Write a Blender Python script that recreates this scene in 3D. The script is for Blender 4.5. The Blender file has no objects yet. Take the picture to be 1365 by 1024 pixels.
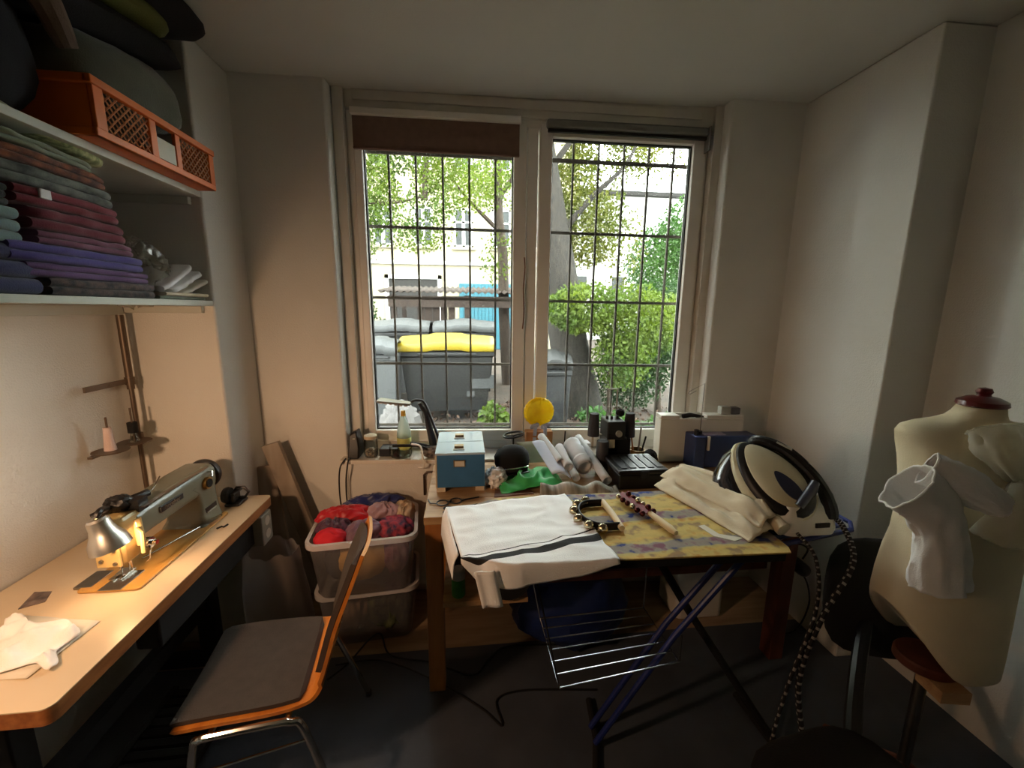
import bpy, bmesh, math, random
from math import sin, cos, pi, radians, sqrt, tan, atan2
from mathutils import Vector as V, Matrix, noise
import numpy as np

SC = bpy.context.scene
COL = SC.collection
random.seed(7)

# ---------------------------------------------------------------- camera
CAMZ = 1.62
F_PX, PITCH, YAW, ROLL = 545.0, radians(10.26), radians(6.64), radians(.577)
fwd = V((sin(YAW) * cos(PITCH), cos(YAW) * cos(PITCH), -sin(PITCH)))
rgt0 = V((cos(YAW), -sin(YAW), 0))
up0 = rgt0.cross(fwd)
rgt = rgt0 * cos(ROLL) + up0 * sin(ROLL)
upv = up0 * cos(ROLL) - rgt0 * sin(ROLL)
cam_d = bpy.data.cameras.new('camera')
cam = bpy.data.objects.new('camera', cam_d)
COL.objects.link(cam)
cam_d.sensor_fit = 'HORIZONTAL'
cam_d.sensor_width = 36
cam_d.lens = F_PX / 1365 * 36
cam_d.clip_start = .02
cam_d.clip_end = 200
cam.matrix_world = Matrix(((rgt.x, upv.x, -fwd.x, 0), (rgt.y, upv.y, -fwd.y, 0), (rgt.z, upv.z, -fwd.z, CAMZ), (0, 0, 0, 1)))
SC.camera = cam

# ---------------------------------------------------------------- light and exposure
SC.view_settings.view_transform = 'Standard'
SC.view_settings.look = 'None'
SC.view_settings.gamma = 1
SC.view_settings.use_curve_mapping = False
SC.view_settings.exposure = 0.0
SKY = 17.5
W = bpy.data.worlds.new('overcast_sky')
SC.world = W
W.use_nodes = True
nt = W.node_tree
bg = nt.nodes['Background']
bg.inputs[0].default_value = (.96, .98, .97, 1)
bg.inputs[1].default_value = SKY


def lamp(name, kind, loc, energy, color, size=.1, rot=None, spot=None, blend=.5):
    d = bpy.data.lights.new(name, kind)
    d.energy = energy
    d.color = color
    if kind == 'AREA':
        d.size = size
    else:
        d.shadow_soft_size = size
    if kind == 'SPOT':
        d.spot_size = spot
        d.spot_blend = blend
    o = bpy.data.objects.new(name, d)
    COL.objects.link(o)
    o.location = loc
    if rot:
        o.rotation_euler = rot
    return o


WARM = (1.0, .60, .34)
lamp('shelf_lamp_light', 'SPOT', (-1.12, .50, 1.46), 36.0, WARM, .05, rot=V((-.55, -1.3, 1.15)).to_track_quat('Z', 'Y').to_euler(), spot=radians(146), blend=.85)

# ---------------------------------------------------------------- helpers


def lin(c):
    return tuple(((x / 255) / 12.92 if x / 255 <= .04045 else ((x / 255 + .055) / 1.055) ** 2.4) for x in c)


MATS = {}


def mat(name, c, rough=.6, metal=0., var=.12, vs=6., bump=.0, bs=60., sheen=0., coat=0., trans=0., c2=None, detail=4, stretch=None, k=1.):
    """procedural principled material; c, c2 are sRGB 0-255; colour wanders between c and c2 (or a darker c)"""
    if name in MATS:
        return MATS[name]
    m = bpy.data.materials.new(name)
    MATS[name] = m
    m.use_nodes = True
    n, l = m.node_tree.nodes, m.node_tree.links
    p = n['Principled BSDF']
    p.inputs['Roughness'].default_value = rough
    p.inputs['Metallic'].default_value = metal
    if sheen:
        p.inputs['Sheen Weight'].default_value = sheen
    if coat:
        p.inputs['Coat Weight'].default_value = coat
    a = tuple(x * k for x in lin(c))
    b = tuple(x * k for x in lin(c2)) if c2 else tuple(x * (1 - var) for x in a)
    tc = n.new('ShaderNodeTexCoord')
    mp = n.new('ShaderNodeMapping')
    l.new(tc.outputs['Object'], mp.inputs[0])
    if stretch:
        mp.inputs['Scale'].default_value = stretch
    nz = n.new('ShaderNodeTexNoise')
    nz.inputs['Scale'].default_value = vs
    nz.inputs['Detail'].default_value = detail
    l.new(mp.outputs[0], nz.inputs[0])
    cr = n.new('ShaderNodeValToRGB')
    cr.color_ramp.elements[0].position = .35
    cr.color_ramp.elements[1].position = .65
    cr.color_ramp.elements[0].color = (*b, 1)
    cr.color_ramp.elements[1].color = (*a, 1)
    l.new(nz.outputs[0], cr.inputs[0])
    l.new(cr.outputs[0], p.inputs['Base Color'])
    if bump:
        nb = n.new('ShaderNodeTexNoise')
        nb.inputs['Scale'].default_value = bs
        l.new(mp.outputs[0], nb.inputs[0])
        bp = n.new('ShaderNodeBump')
        bp.inputs['Strength'].default_value = bump
        bp.inputs['Distance'].default_value = .004
        l.new(nb.outputs[0], bp.inputs['Height'])
        l.new(bp.outputs[0], p.inputs['Normal'])
    if trans:
        tr = n.new('ShaderNodeBsdfTranslucent')
        l.new(cr.outputs[0], tr.inputs[0])
        mx = n.new('ShaderNodeMixShader')
        mx.inputs[0].default_value = trans
        l.new(p.outputs[0], mx.inputs[1])
        l.new(tr.outputs[0], mx.inputs[2])
        l.new(mx.outputs[0], n['Material Output'].inputs[0])
    return m


def clear(name, c=(255, 255, 255), gloss=.06, body=0., rough=.02, bodyc=None):
    """thin see-through sheet: transparent + a little mirror + optional milky body"""
    m = bpy.data.materials.new(name)
    MATS[name] = m
    m.use_nodes = True
    n, l = m.node_tree.nodes, m.node_tree.links
    n.remove(n['Principled BSDF'])
    t = n.new('ShaderNodeBsdfTransparent')
    t.inputs[0].default_value = (*lin(c), 1)
    g = n.new('ShaderNodeBsdfGlossy')
    g.inputs['Roughness'].default_value = rough
    mx = n.new('ShaderNodeMixShader')
    fr = n.new('ShaderNodeFresnel')
    fr.inputs[0].default_value = 1.25
    ma = n.new('ShaderNodeMath')
    ma.operation = 'MULTIPLY_ADD'
    ma.inputs[1].default_value = .8
    ma.inputs[2].default_value = gloss
    ma.use_clamp = True
    l.new(fr.outputs[0], ma.inputs[0])
    l.new(ma.outputs[0], mx.inputs[0])
    l.new(t.outputs[0], mx.inputs[1])
    l.new(g.outputs[0], mx.inputs[2])
    last = mx
    if body:
        d = n.new('ShaderNodeBsdfDiffuse')
        d.inputs[0].default_value = (*lin(bodyc or c), 1)
        d2 = n.new('ShaderNodeBsdfTranslucent')
        d2.inputs[0].default_value = (*lin(bodyc or c), 1)
        m1 = n.new('ShaderNodeMixShader')
        l.new(d.outputs[0], m1.inputs[1])
        l.new(d2.outputs[0], m1.inputs[2])
        m2 = n.new('ShaderNodeMixShader')
        m2.inputs[0].default_value = body
        l.new(mx.outputs[0], m2.inputs[1])
        l.new(m1.outputs[0], m2.inputs[2])
        last = m2
    l.new(last.outputs[0], n['Material Output'].inputs[0])
    return m


def frame(o, x, y, z):
    o, x, y, z = V(o), V(x), V(y), V(z)
    return Matrix(((x.x, y.x, z.x, o.x), (x.y, y.y, z.y, o.y), (x.z, y.z, z.z, o.z), (0, 0, 0, 1)))


def rotz(a, loc=(0, 0, 0)):
    return Matrix.Translation(loc) @ Matrix.Rotation(a, 4, 'Z')


# window-wall frame: u along the wall, n outwards, z up; the wall stands 2 degrees off square and leans .5 degree
DL, TI = radians(-2.0), .0093
WF = Matrix(((cos(DL), -sin(DL), 0, 0), (sin(DL), cos(DL), 0, 0), (-TI, 0, 1, 0), (0, 0, 0, 1)))


class B:
    """collects geometry for one mesh"""

    def __init__(s, M=None):
        s.v, s.f, s.mi, s.M = [], [], [], M

    def add(s, vs, fs, M=None, mi=0):
        k = len(s.v)
        M = M if M is not None else s.M
        for p in vs:
            p = V(p)
            s.v.append(M @ p if M is not None else p)
        for f in fs:
            s.f.append(tuple(i + k for i in f))
            s.mi.append(mi)
        return s

    def box(s, x0, x1, y0, y1, z0, z1, M=None, mi=0):
        vs = [(x, y, z) for z in (z0, z1) for y in (y0, y1) for x in (x0, x1)]
        return s.add(vs, [(0, 2, 3, 1), (4, 5, 7, 6), (0, 1, 5, 4), (2, 6, 7, 3), (0, 4, 6, 2), (1, 3, 7, 5)], M, mi)

    def cbox(s, c, d, M=None, mi=0):
        return s.box(c[0] - d[0] / 2, c[0] + d[0] / 2, c[1] - d[1] / 2, c[1] + d[1] / 2, c[2] - d[2] / 2, c[2] + d[2] / 2, M, mi)

    def ring(s, rings, closed=True, caps=(True, True), M=None, mi=0, loop=False):
        n = len(rings[0])
        vs = [p for r in rings for p in r]
        fs = []
        m = len(rings)
        for i in range(m if loop else m - 1):
            for j in range(n if closed else n - 1):
                a, b_ = i * n + j, i * n + (j + 1) % n
                k = ((i + 1) % m) * n
                fs.append((a, b_, k + (j + 1) % n, k + j))
        if closed and not loop:
            if caps[0]:
                fs.append(tuple(range(n - 1, -1, -1)))
            if caps[1]:
                fs.append(tuple((m - 1) * n + j for j in range(n)))
        return s.add(vs, fs, M, mi)

    def tube(s, path, r, n=8, M=None, caps=True, loop=False, mi=0, flat=1.0):
        path = [V(p) for p in path]
        rs = r if isinstance(r, (list, tuple)) else [r] * len(path)
        rings = []
        prev = None
        for i, p in enumerate(path):
            if loop:
                t = path[(i + 1) % len(path)] - path[i - 1]
            else:
                t = path[min(i + 1, len(path) - 1)] - path[max(i - 1, 0)]
            t = t.normalized() if t.length > 1e-9 else V((0, 0, 1))
            if prev is None:
                a = V((0, 0, 1)) if abs(t.z) < .9 else V((1, 0, 0))
                x = t.cross(a).normalized()
            else:
                x = (prev - t * prev.dot(t)).normalized()
            prev = x
            y = t.cross(x)
            rings.append([p + (x * cos(2 * pi * k / n) + y * sin(2 * pi * k / n) * flat) * rs[i] for k in range(n)])
        return s.ring(rings, True, (caps, caps), M, mi, loop)

    def cyl(s, p0, p1, r0, r1=None, n=16, M=None, mi=0):
        return s.tube([p0, p1], [r0, r0 if r1 is None else r1], n, M, mi=mi)

    def lathe(s, prof, n=20, M=None, caps=(True, True), mi=0, ex=1., ey=1.):
        return s.ring([[(r * ex * cos(2 * pi * k / n), r * ey * sin(2 * pi * k / n), z) for k in range(n)] for r, z in prof], True, caps, M, mi)

    def prism(s, out, z0, z1, M=None, mi=0):
        return s.ring([[(x, y, z0) for x, y in out], [(x, y, z1) for x, y in out]], True, (True, True), M, mi)

    def grid(s, fn, nu, nv, M=None, mi=0, matfn=None):
        vs = [fn(i / nu, j / nv) for j in range(nv + 1) for i in range(nu + 1)]
        for j in range(nv):
            pass
        fs = [(j * (nu + 1) + i, j * (nu + 1) + i + 1, (j + 1) * (nu + 1) + i + 1, (j + 1) * (nu + 1) + i) for j in range(nv) for i in range(nu)]
        k = len(s.mi)
        s.add(vs, fs, M, mi)
        if matfn:
            q = 0
            for j in range(nv):
                for i in range(nu):
                    s.mi[k + q] = matfn(i, j)
                    q += 1
        return s

    def blob(s, c, r, amp=.0, fr=3., seed=0, nu=28, nv=16, flat=None, ridged=True, M=None):
        def fn(u, v):
            a, b_ = u * 2 * pi, (v - .5) * pi
            d = V((cos(a) * cos(b_), sin(a) * cos(b_), sin(b_)))
            k = 1.
            if amp:
                q = d * fr + V((seed * 7.3, seed * 3.1, seed))
                nz = noise.noise(q)
                k += amp * ((1 - 2.4 * abs(nz)) if ridged else nz) + amp * .4 * noise.noise(q * 2.7)
            p = V((c[0] + d.x * r[0] * k, c[1] + d.y * r[1] * k, c[2] + d.z * r[2] * k))
            if flat is not None and p.z < flat:
                p.z = flat
            return p
        rings = [[fn(i / nu, (j + .5) / nv) for i in range(nu)] for j in range(nv)]
        return s.ring(rings, True, (True, True), M)


def wloc(o):
    p = V((0, 0, 0))
    while o is not None:
        p += o.location
        o = o.parent
    return p


def mk(name, b, m, parent=None, smooth=None, bevel=0., seg=2, solid=0., sub=0, loc=None, angle=35):
    """ONE mesh object, given in world coordinates; under a parent it becomes a part"""
    if parent is not None:
        off = wloc(parent)
        loc = V((0, 0, 0))
    else:
        if loc is None:
            xs = [p.x for p in b.v]
            ys = [p.y for p in b.v]
            loc = V(((min(xs) + max(xs)) / 2, (min(ys) + max(ys)) / 2, min(p.z for p in b.v)))
        loc = V(loc)
        off = loc
    me = bpy.data.meshes.new(name)
    me.from_pydata([tuple(p - off) for p in b.v], [], b.f)
    ms = m if isinstance(m, (list, tuple)) else [m]
    for x in ms:
        me.materials.append(x)
    if len(ms) > 1:
        me.polygons.foreach_set('material_index', b.mi)
    bm = bmesh.new()
    bm.from_mesh(me)
    bmesh.ops.recalc_face_normals(bm, faces=bm.faces)
    bm.to_mesh(me)
    bm.free()
    if smooth is None:
        smooth = True
    if smooth:
        me.polygons.foreach_set('use_smooth', [True] * len(me.polygons))
        if not bevel:
            me.set_sharp_from_angle(angle=radians(angle))
    me.update()
    o = bpy.data.objects.new(name, me)
    COL.objects.link(o)
    if parent is not None:
        o.parent = parent
    o.location = loc
    if solid:
        q = o.modifiers.new('thickness', 'SOLIDIFY')
        q.thickness = solid
        q.offset = 0
    if bevel:
        q = o.modifiers.new('bevel', 'BEVEL')
        q.width = bevel
        q.segments = seg
        q.limit_method = 'ANGLE'
        q.angle_limit = radians(40)
        q.harden_normals = True
    if sub:
        q = o.modifiers.new('subsurf', 'SUBSURF')
        q.levels = q.render_levels = sub
    return o


def tag(o, label, cat, group=None, kind=None):
    o['label'] = label
    o['category'] = cat
    if group:
        o['group'] = group
    if kind:
        o['kind'] = kind
    return o


def thing(name, label, cat, loc=(0, 0, 0), group=None):
    o = bpy.data.objects.new(name, None)
    COL.objects.link(o)
    o.location = loc
    o.empty_display_size = .05
    return tag(o, label, cat, group)


def struct(name, b, m, parent=None, **k):
    o = mk(name, b, m, parent, **k)
    if parent is None:
        o['kind'] = 'structure'
    return o


def ray(px, py):
    return rgt * ((px - 682.5) / F_PX) - upv * ((py - 512) / F_PX) + fwd


def at_z(px, py, z):
    d = ray(px, py)
    return V((0, 0, CAMZ)) + d * ((z - CAMZ) / d.z)


def at_y(px, py, y):
    d = ray(px, py)
    return V((0, 0, CAMZ)) + d * (y / d.y)


def nz(x, y=0., z=0.):
    return noise.noise(V((x, y, z)))


def smooth_path(pts, k=6):
    pts = [V(p) for p in pts]
    out = []
    for i in range(len(pts) - 1):
        p0, p1, p2, p3 = pts[max(i - 1, 0)], pts[i], pts[i + 1], pts[min(i + 2, len(pts) - 1)]
        for j in range(k):
            t = j / k
            out.append(.5 * ((2 * p1) + (p2 - p0) * t + (2 * p0 - 5 * p1 + 4 * p2 - p3) * t * t + (3 * p1 - p0 - 3 * p2 + p3) * t ** 3))
    out.append(pts[-1])
    return out


def rrect(x0, x1, y0, y1, r, n=5):
    out = []
    for cx, cy, a0 in ((x1 - r, y1 - r, 0), (x0 + r, y1 - r, pi / 2), (x0 + r, y0 + r, pi), (x1 - r, y0 + r, 3 * pi / 2)):
        for k in range(n + 1):
            a = a0 + pi / 2 * k / n
            out.append((cx + r * cos(a), cy + r * sin(a)))
    return out


# ---------------------------------------------------------------- materials
M_wall = mat('wall_paint', (222, 219, 211), .85, var=.06, vs=3, bump=.35, bs=170)
M_ceil = mat('ceiling_paint', (208, 206, 198), .9, var=.05, vs=2, bump=.2, bs=120)
M_lam = mat('pale_laminate', (176, 150, 118), .5, c2=(150, 124, 94), vs=3, stretch=(1, 8, 1))
M_lino = mat('dark_grey_linoleum', (74, 80, 90), .62, var=.25, vs=5, bump=.15, bs=200)
M_upvc = mat('white_upvc', (236, 232, 224), .4, var=.06, vs=4)
M_trim = mat('cream_gloss_paint', (214, 208, 196), .5, var=.08)
M_sill = mat('white_sill', (222, 214, 200), .4, var=.05)
M_black = mat('black_plastic', (22, 22, 24), .4, var=.2)
M_blackm = mat('black_matt', (16, 16, 17), .8, var=.3, vs=20)
M_rubber = mat('black_rubber', (20, 20, 21), .6)
M_steel = mat('chrome', (215, 212, 206), .12, 1., var=.04)
M_dullsteel = mat('dull_steel', (150, 145, 138), .38, 1., var=.15, vs=20)
M_iron = mat('dark_grille_steel', (70, 62, 54), .55, .3, var=.2, vs=30, k=0.800)
M_shelf = mat('white_shelf_board', (198, 198, 186), .5, var=.07)
M_white = mat('white_plastic', (226, 222, 212), .4, var=.04)
M_cotton = mat('white_cotton', (240, 239, 238), .9, var=.05, vs=10, bump=.25, bs=350, sheen=.2)
M_cream = mat('cream_cotton', (214, 200, 172), .9, var=.08, vs=9, bump=.25, bs=300, sheen=.2)
M_stripe = mat('black_woven_stripe', (38, 37, 38), .9, var=.15, bump=.2, bs=300)
M_oak = mat('orange_pine', (186, 122, 62), .5, c2=(150, 92, 42), vs=7, stretch=(3, 3, .4), bump=.1)
M_pine = mat('pale_bench_top', (196, 160, 116), .5, c2=(164, 124, 82), vs=5, stretch=(1, 6, 6), bump=.1)
M_redwood = mat('reddish_wood', (112, 58, 38), .55, c2=(84, 40, 26), vs=6, stretch=(3, 3, .4))
M_paper = mat('white_paper', (236, 236, 238), .85, var=.03, vs=10, trans=.25)
M_paperw = mat('off_white_paper', (214, 206, 190), .85, var=.05, vs=10)
M_glass = clear('window_glass', (246, 250, 248), .012, .009, .02, (200, 200, 195))
M_jar = clear('clear_jar_glass', (236, 242, 238), .08)
M_tub = clear('milky_tub_plastic', (246, 246, 248), .05, .20, .2, (224, 222, 226))
M_poly = clear('polythene', (240, 240, 236), .10, .25, .18, (214, 210, 196))
M_sheer = clear('sheer_organza', (255, 254, 250), .0, .30, .6, (246, 242, 230))
M_wire = mat('grey_wire', (190, 190, 196), .25, 1., var=.05)

# ================================================================= ROOM
CZ = 2.668
struct('floor', B().box(-1.62, 2.5, -2.6, 2.6, -.12, 0), M_lam)
struct('floor_lining', B().box(-1.42, 2.3, -2.6, 1.745, 0, .004), M_lino)
struct('ceiling', B().box(-1.62, 2.5, -2.6, 2.56, CZ, CZ + .2), M_ceil)
struct('wall_left', B().box(-1.62, -1.42, -2.6, 1.91, 0, CZ), M_wall)
struct('wall_left_pier', B().box(-1.62, -1.06, 1.91, 2.5, 0, CZ), M_wall, bevel=.012)
struct('wall_back', B().box(-1.62, 2.5, -2.8, -2.6, -.12, CZ + .2), M_wall)
wb = B(WF)
wb.box(-1.3, -.71, 2.17, 2.5, 0, CZ + .02)
wb.box(1.27, 2.5, 2.17, 2.5, 0, CZ + .06)
wb.box(-.71, 1.27, 2.17, 2.5, 0, .80)
struct('wall_window', wb, M_wall, bevel=.012)
struct('wall_right_pier', B().box(1.74, 2.5, 1.50, 2.4, 0, CZ), M_wall, bevel=.01)
struct('wall_right', B().box(1.96, 2.5, -2.6, 1.50, 0, CZ), M_wall)
# sill and boxed-in radiator front
sb = B(WF).box(-.735, 1.27, 2.105, 2.31, .803, .826)
struct('trim_1', sb, M_sill, bevel=.004)
pb = B(WF).box(-.70, 1.25, 2.128, 2.168, .12, .802)
struct('trim_2', pb, M_wall, bevel=.004)
struct('trim_3', B(WF).box(-.705, -.655, 2.24, 2.30, .826, 2.675).box(1.226, 1.272, 2.24, 2.30, .826, 2.70), M_trim, bevel=.004)
hb = B(WF).box(-.71, 1.272, 2.265, 2.34, 2.583, 2.70)
struct('trim_4', hb, M_trim)
struct('trim_5', B(WF).box(-.615, 1.165, 2.256, 2.266, 2.617, 2.663), M_trim, bevel=.003)

# window: outer frame, two sashes with panes
win = bpy.data.objects.new('window_1', None)
COL.objects.link(win)
win['kind'] = 'structure'
win.location = WF @ V((.285, 2.31, .88))
fb = B(WF)
fb.box(-.655, -.60, 2.285, 2.36, .826, 2.583).box(1.19, 1.226, 2.285, 2.36, .826, 2.583)
fb.box(-.655, 1.226, 2.285, 2.36, 2.545, 2.583).box(-.655, 1.226, 2.285, 2.36, .826, .885).box(.255, .31, 2.285, 2.36, .885, 2.545)
mk('window_frame', fb, M_upvc, win, bevel=.005)


def sash(u0, u1, z0, z1, g):
    gu0, gu1, gz0, gz1 = g
    b = B(WF).box(u0, gu0, 2.272, 2.345, z0, z1).box(gu1, u1, 2.272, 2.345, z0, z1)
    b.box(gu0, gu1, 2.272, 2.345, z0, gz0).box(gu0, gu1, 2.272, 2.345, gz1, z1)
    s = mk('sash', b, M_upvc, win, bevel=.006)
    gk = B(WF)
    t = .006
    gk.box(gu0, gu0 + t, 2.30, 2.325, gz0, gz1).box(gu1 - t, gu1, 2.30, 2.325, gz0, gz1).box(gu0, gu1, 2.30, 2.325, gz0, gz0 + t).box(gu0, gu1, 2.30, 2.325, gz1 - t, gz1)
    mk('gasket', gk, M_rubber, s)
    mk('pane', B(WF).box(gu0, gu1, 2.318, 2.322, gz0, gz1), M_glass, s, smooth=False)
    return s


s1 = sash(-.622, .250, .872, 2.560, (-.581, .182, .94, 2.50))
s2 = sash(.318, 1.212, .872, 2.560, (.384, 1.142, .94, 2.503))
bc = B(WF).tube(smooth_path([(.243, 2.262, 1.90), (.247, 2.258, 1.84), (.240, 2.258, 1.74), (.244, 2.258, 1.60), (.238, 2.26, 1.52)], 6), .0035, 6)
bco = mk('blind_cord', bc, mat('brown_cord', (122, 84, 66), .8))
tag(bco, 'thin brown cord hanging on the middle window post', 'cord')

# roller blinds
rb = thing('roller_blind', 'brown fabric roller blind pulled a little way down over left window sash', 'blind', WF @ V((-.2, 2.25, 2.39)))
M_blind = mat('brown_blind_cloth', (126, 100, 88), .9, var=.12, vs=30, bump=.2, bs=300)
mk('cassette', B(WF).box(-.622, .216, 2.228, 2.271, 2.541, 2.575), M_upvc, rb, bevel=.006)
mk('blind_cloth', B(WF).box(-.614, .208, 2.246, 2.250, 2.40, 2.548), M_blind, rb)
mk('bottom_rail', B(WF).box(-.614, .208, 2.240, 2.256, 2.389, 2.402), M_blind, rb, bevel=.003)
rb = thing('roller_blind', 'rolled-up roller blind with grey tube above right window sash', 'blind', WF @ V((.76, 2.25, 2.52)))
M_greytube = mat('grey_cassette', (128, 128, 124), .45)
mk('cassette', B(WF).box(.345, 1.195, 2.225, 2.271, 2.53, 2.572), M_greytube, rb, bevel=.014, seg=3)
mk('bottom_rail', B(WF).box(.352, 1.188, 2.236, 2.254, 2.513, 2.528), M_black, rb, bevel=.003)
mk('end_cap', B(WF).box(1.195, 1.203, 2.222, 2.273, 2.46, 2.575), M_greytube, rb)

# security grille outside
gr = thing('window_grille', 'dark steel security grille of crossed bars fixed outside both panes', 'grille', WF @ V((.3, 2.42, .84)))
for i in range(14):
    u = -.625 + i * .1437
    mk('bar', B(WF).box(u - .0055, u + .0055, 2.415, 2.426, .84, 2.72), M_iron, gr)
for z in (.935, 1.303, 1.677, 2.058, 2.437):
    w = .0075 if z < 2.4 else .010
    mk('crossbar', B(WF).box(-.70, 1.30, 2.405, 2.415, z - w, z + w), M_iron, gr)
struct('trim_6', B(WF).box(-.75, 1.30, 2.345, 2.62, .80, .845), mat('outer_sill_zinc', (120, 118, 112), .6, k=0.328))

# ================================================================= OUTSIDE
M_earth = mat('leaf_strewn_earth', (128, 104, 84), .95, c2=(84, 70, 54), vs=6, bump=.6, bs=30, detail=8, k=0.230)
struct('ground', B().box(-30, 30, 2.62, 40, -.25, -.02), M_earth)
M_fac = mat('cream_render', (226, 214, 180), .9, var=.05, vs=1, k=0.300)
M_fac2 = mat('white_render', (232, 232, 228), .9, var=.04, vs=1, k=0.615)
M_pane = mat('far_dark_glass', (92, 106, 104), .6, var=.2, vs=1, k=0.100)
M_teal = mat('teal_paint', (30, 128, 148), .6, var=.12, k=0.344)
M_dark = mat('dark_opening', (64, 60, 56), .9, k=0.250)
bld = thing('apartment_building', 'cream rendered apartment house across the courtyard with garages', 'building', (-3, 17.5, 0))
mk('wall', B().box(-14, 4.6, 17.06, 22, -.1, 13), M_fac, bld)
mk('cornice', B().box(-14, 4.7, 16.95, 17.1, 3.35, 3.5), M_fac2, bld, bevel=.02)
for zr in (4.05, 6.9, 9.7):
    for x in (-6.6, -5.05, -3.45, -1.93, -.37, 1.12, 2.7):
        wf = B()
        w, h = .74, 1.45
        wf.box(x, x + .07, 17.0, 17.08, zr, zr + h).box(x + w - .07, x + w, 17.0, 17.08, zr, zr + h).box(x, x + w, 17.0, 17.08, zr, zr + .07).box(x, x + w, 17.0, 17.08, zr + h - .07, zr + h)
        wf.box(x + w / 2 - .06, x + w / 2 + .06, 17.0, 17.08, zr, zr + h).box(x, x + w, 17.0, 17.08, zr + h * .62, zr + h * .62 + .07)
        o = mk('window', wf, M_fac2, bld)
        for k in (0, 1):
            mk('pane', B().box(x + .07 + k * w / 2 - k * .01, x + w / 2 - .06 + k * w / 2, 17.03, 17.05, zr + .07, zr + h - .07), M_pane, o)
        mk('ledge', B().box(x - .1, x + w + .1, 16.94, 17.08, zr - .1, zr), M_fac, o)
mk('surround', B().box(-3.1, -2.95, 16.98, 17.1, 0, 2.95).box(-1.05, -.9, 16.98, 17.1, 0, 2.95).box(-3.1, -.9, 16.98, 17.1, 2.8, 2.95), M_fac2, bld)
mk('passage', B().box(-2.95, -1.05, 17.03, 17.055, 0, 2.8), M_dark, bld)
gd = mk('garage_door', B().box(-.2, 1.9, 17.0, 17.05, 0, 2.65), M_teal, bld)
for i in range(14):
    mk('plank', B().box(-.19 + i * .149, -.055 + i * .149, 16.97, 17.0, .02, 2.62), M_teal, gd, bevel=.01)
b2 = thing('house', 'white house behind the right-hand trees, mostly hidden by leaves', 'building', (9, 24, 0))
mk('wall', B().box(4.8, 18, 23.0, 28, -.1, 7.8), M_fac2, b2)
mk('roof', B().box(4.6, 18.2, 22.6, 28.4, 7.8, 8.0), M_dark, b2)
for x in (6.0, 8.2, 10.4, 12.6):
    o = mk('window', B().box(x, x + .9, 22.93, 23.02, 2.3, 3.6), M_fac2, b2)
    mk('pane', B().box(x + .08, x + .82, 22.91, 22.94, 2.38, 3.52), M_pane, o)

# pergola shelter over the bins
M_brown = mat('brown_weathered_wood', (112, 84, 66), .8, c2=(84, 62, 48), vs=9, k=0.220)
pg = thing('bin_shelter', 'brown timber bin shelter with corrugated roof behind the yellow-lidded container', 'shelter', (-.3, 9, 0))
mk('beam', B().box(-1.5, 2.1, 8.45, 8.6, 1.66, 1.88), M_brown, pg)
rf = B()
rf.ring([[(-1.65 + i * .0625, y, 1.95 + .10 * (y - 8.3) + .022 * cos(i * pi)) for i in range(62)] for y in (8.25, 10.2)], closed=False)
mk('corrugated_roof', rf, M_brown, pg, solid=.008)
for x, y in ((-1.4, 8.55), (.05, 8.55), (1.2, 8.55), (2.0, 8.55), (-1.4, 10.0), (2.0, 10.0)):
    mk('post', B().box(x - .05, x + .05, y - .05, y + .05, -.05, 1.9), M_brown, pg)
for i in range(5):
    x = -.95 + i * .155
    mk('plank', B().box(x, x + .14, 8.62, 8.66, .3, 1.66), M_brown, pg)

# wheeled containers


def container(name, label, x, y, w, lidm, bodym, h=1.1, d=1.0, rz=0., grp=None):
    t = thing(name, label, 'bin', (x, y, 0), grp)
    M = rotz(rz, (x, y, 0))
    b = B(M)
    b.ring([[(sx * w * k, sy * d * k2, z) for sx, sy in ((-.5, -.5), (.5, -.5), (.5, .5), (-.5, .5))] for k, k2, z in ((.84, .8, .14), (.97, .95, h - .18), (1.0, 1.0, h - .17), (1.0, 1.0, h - .10))])
    bo = mk('body', b, bodym, t, bevel=.02)
    lb = B(M)
    n = 14
    lid = [[(-w * .51 + w * 1.02 * i / n, -d * .52 * cos(pi * j / 8), h - .10 + (.17 + .035 * sin(pi * i / n)) * sin(pi * j / 8) ** .7 + (.02 if 4 < i < 10 else 0)) for i in range(n + 1)] for j in range(9)]
    lb.ring(lid, closed=False)
    lo = mk('lid', lb, lidm, t, solid=.03)
    hb_ = B(M).tube([(-w * .3, -d * .52, h - .13), (-w * .3, -d * .57, h - .13), (w * .3, -d * .57, h - .13), (w * .3, -d * .52, h - .13)], .016, 6)
    mk('handle', hb_, M_blackm, t)
    for sx in (-1, 1):
        for sy in (-1, 1):
            mk('wheel', B(M).cyl((sx * w * .36 - .03, sy * d * .34, .09), (sx * w * .36 + .03, sy * d * .34, .09), .09, n=14), M_rubber, t)
    return t


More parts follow.
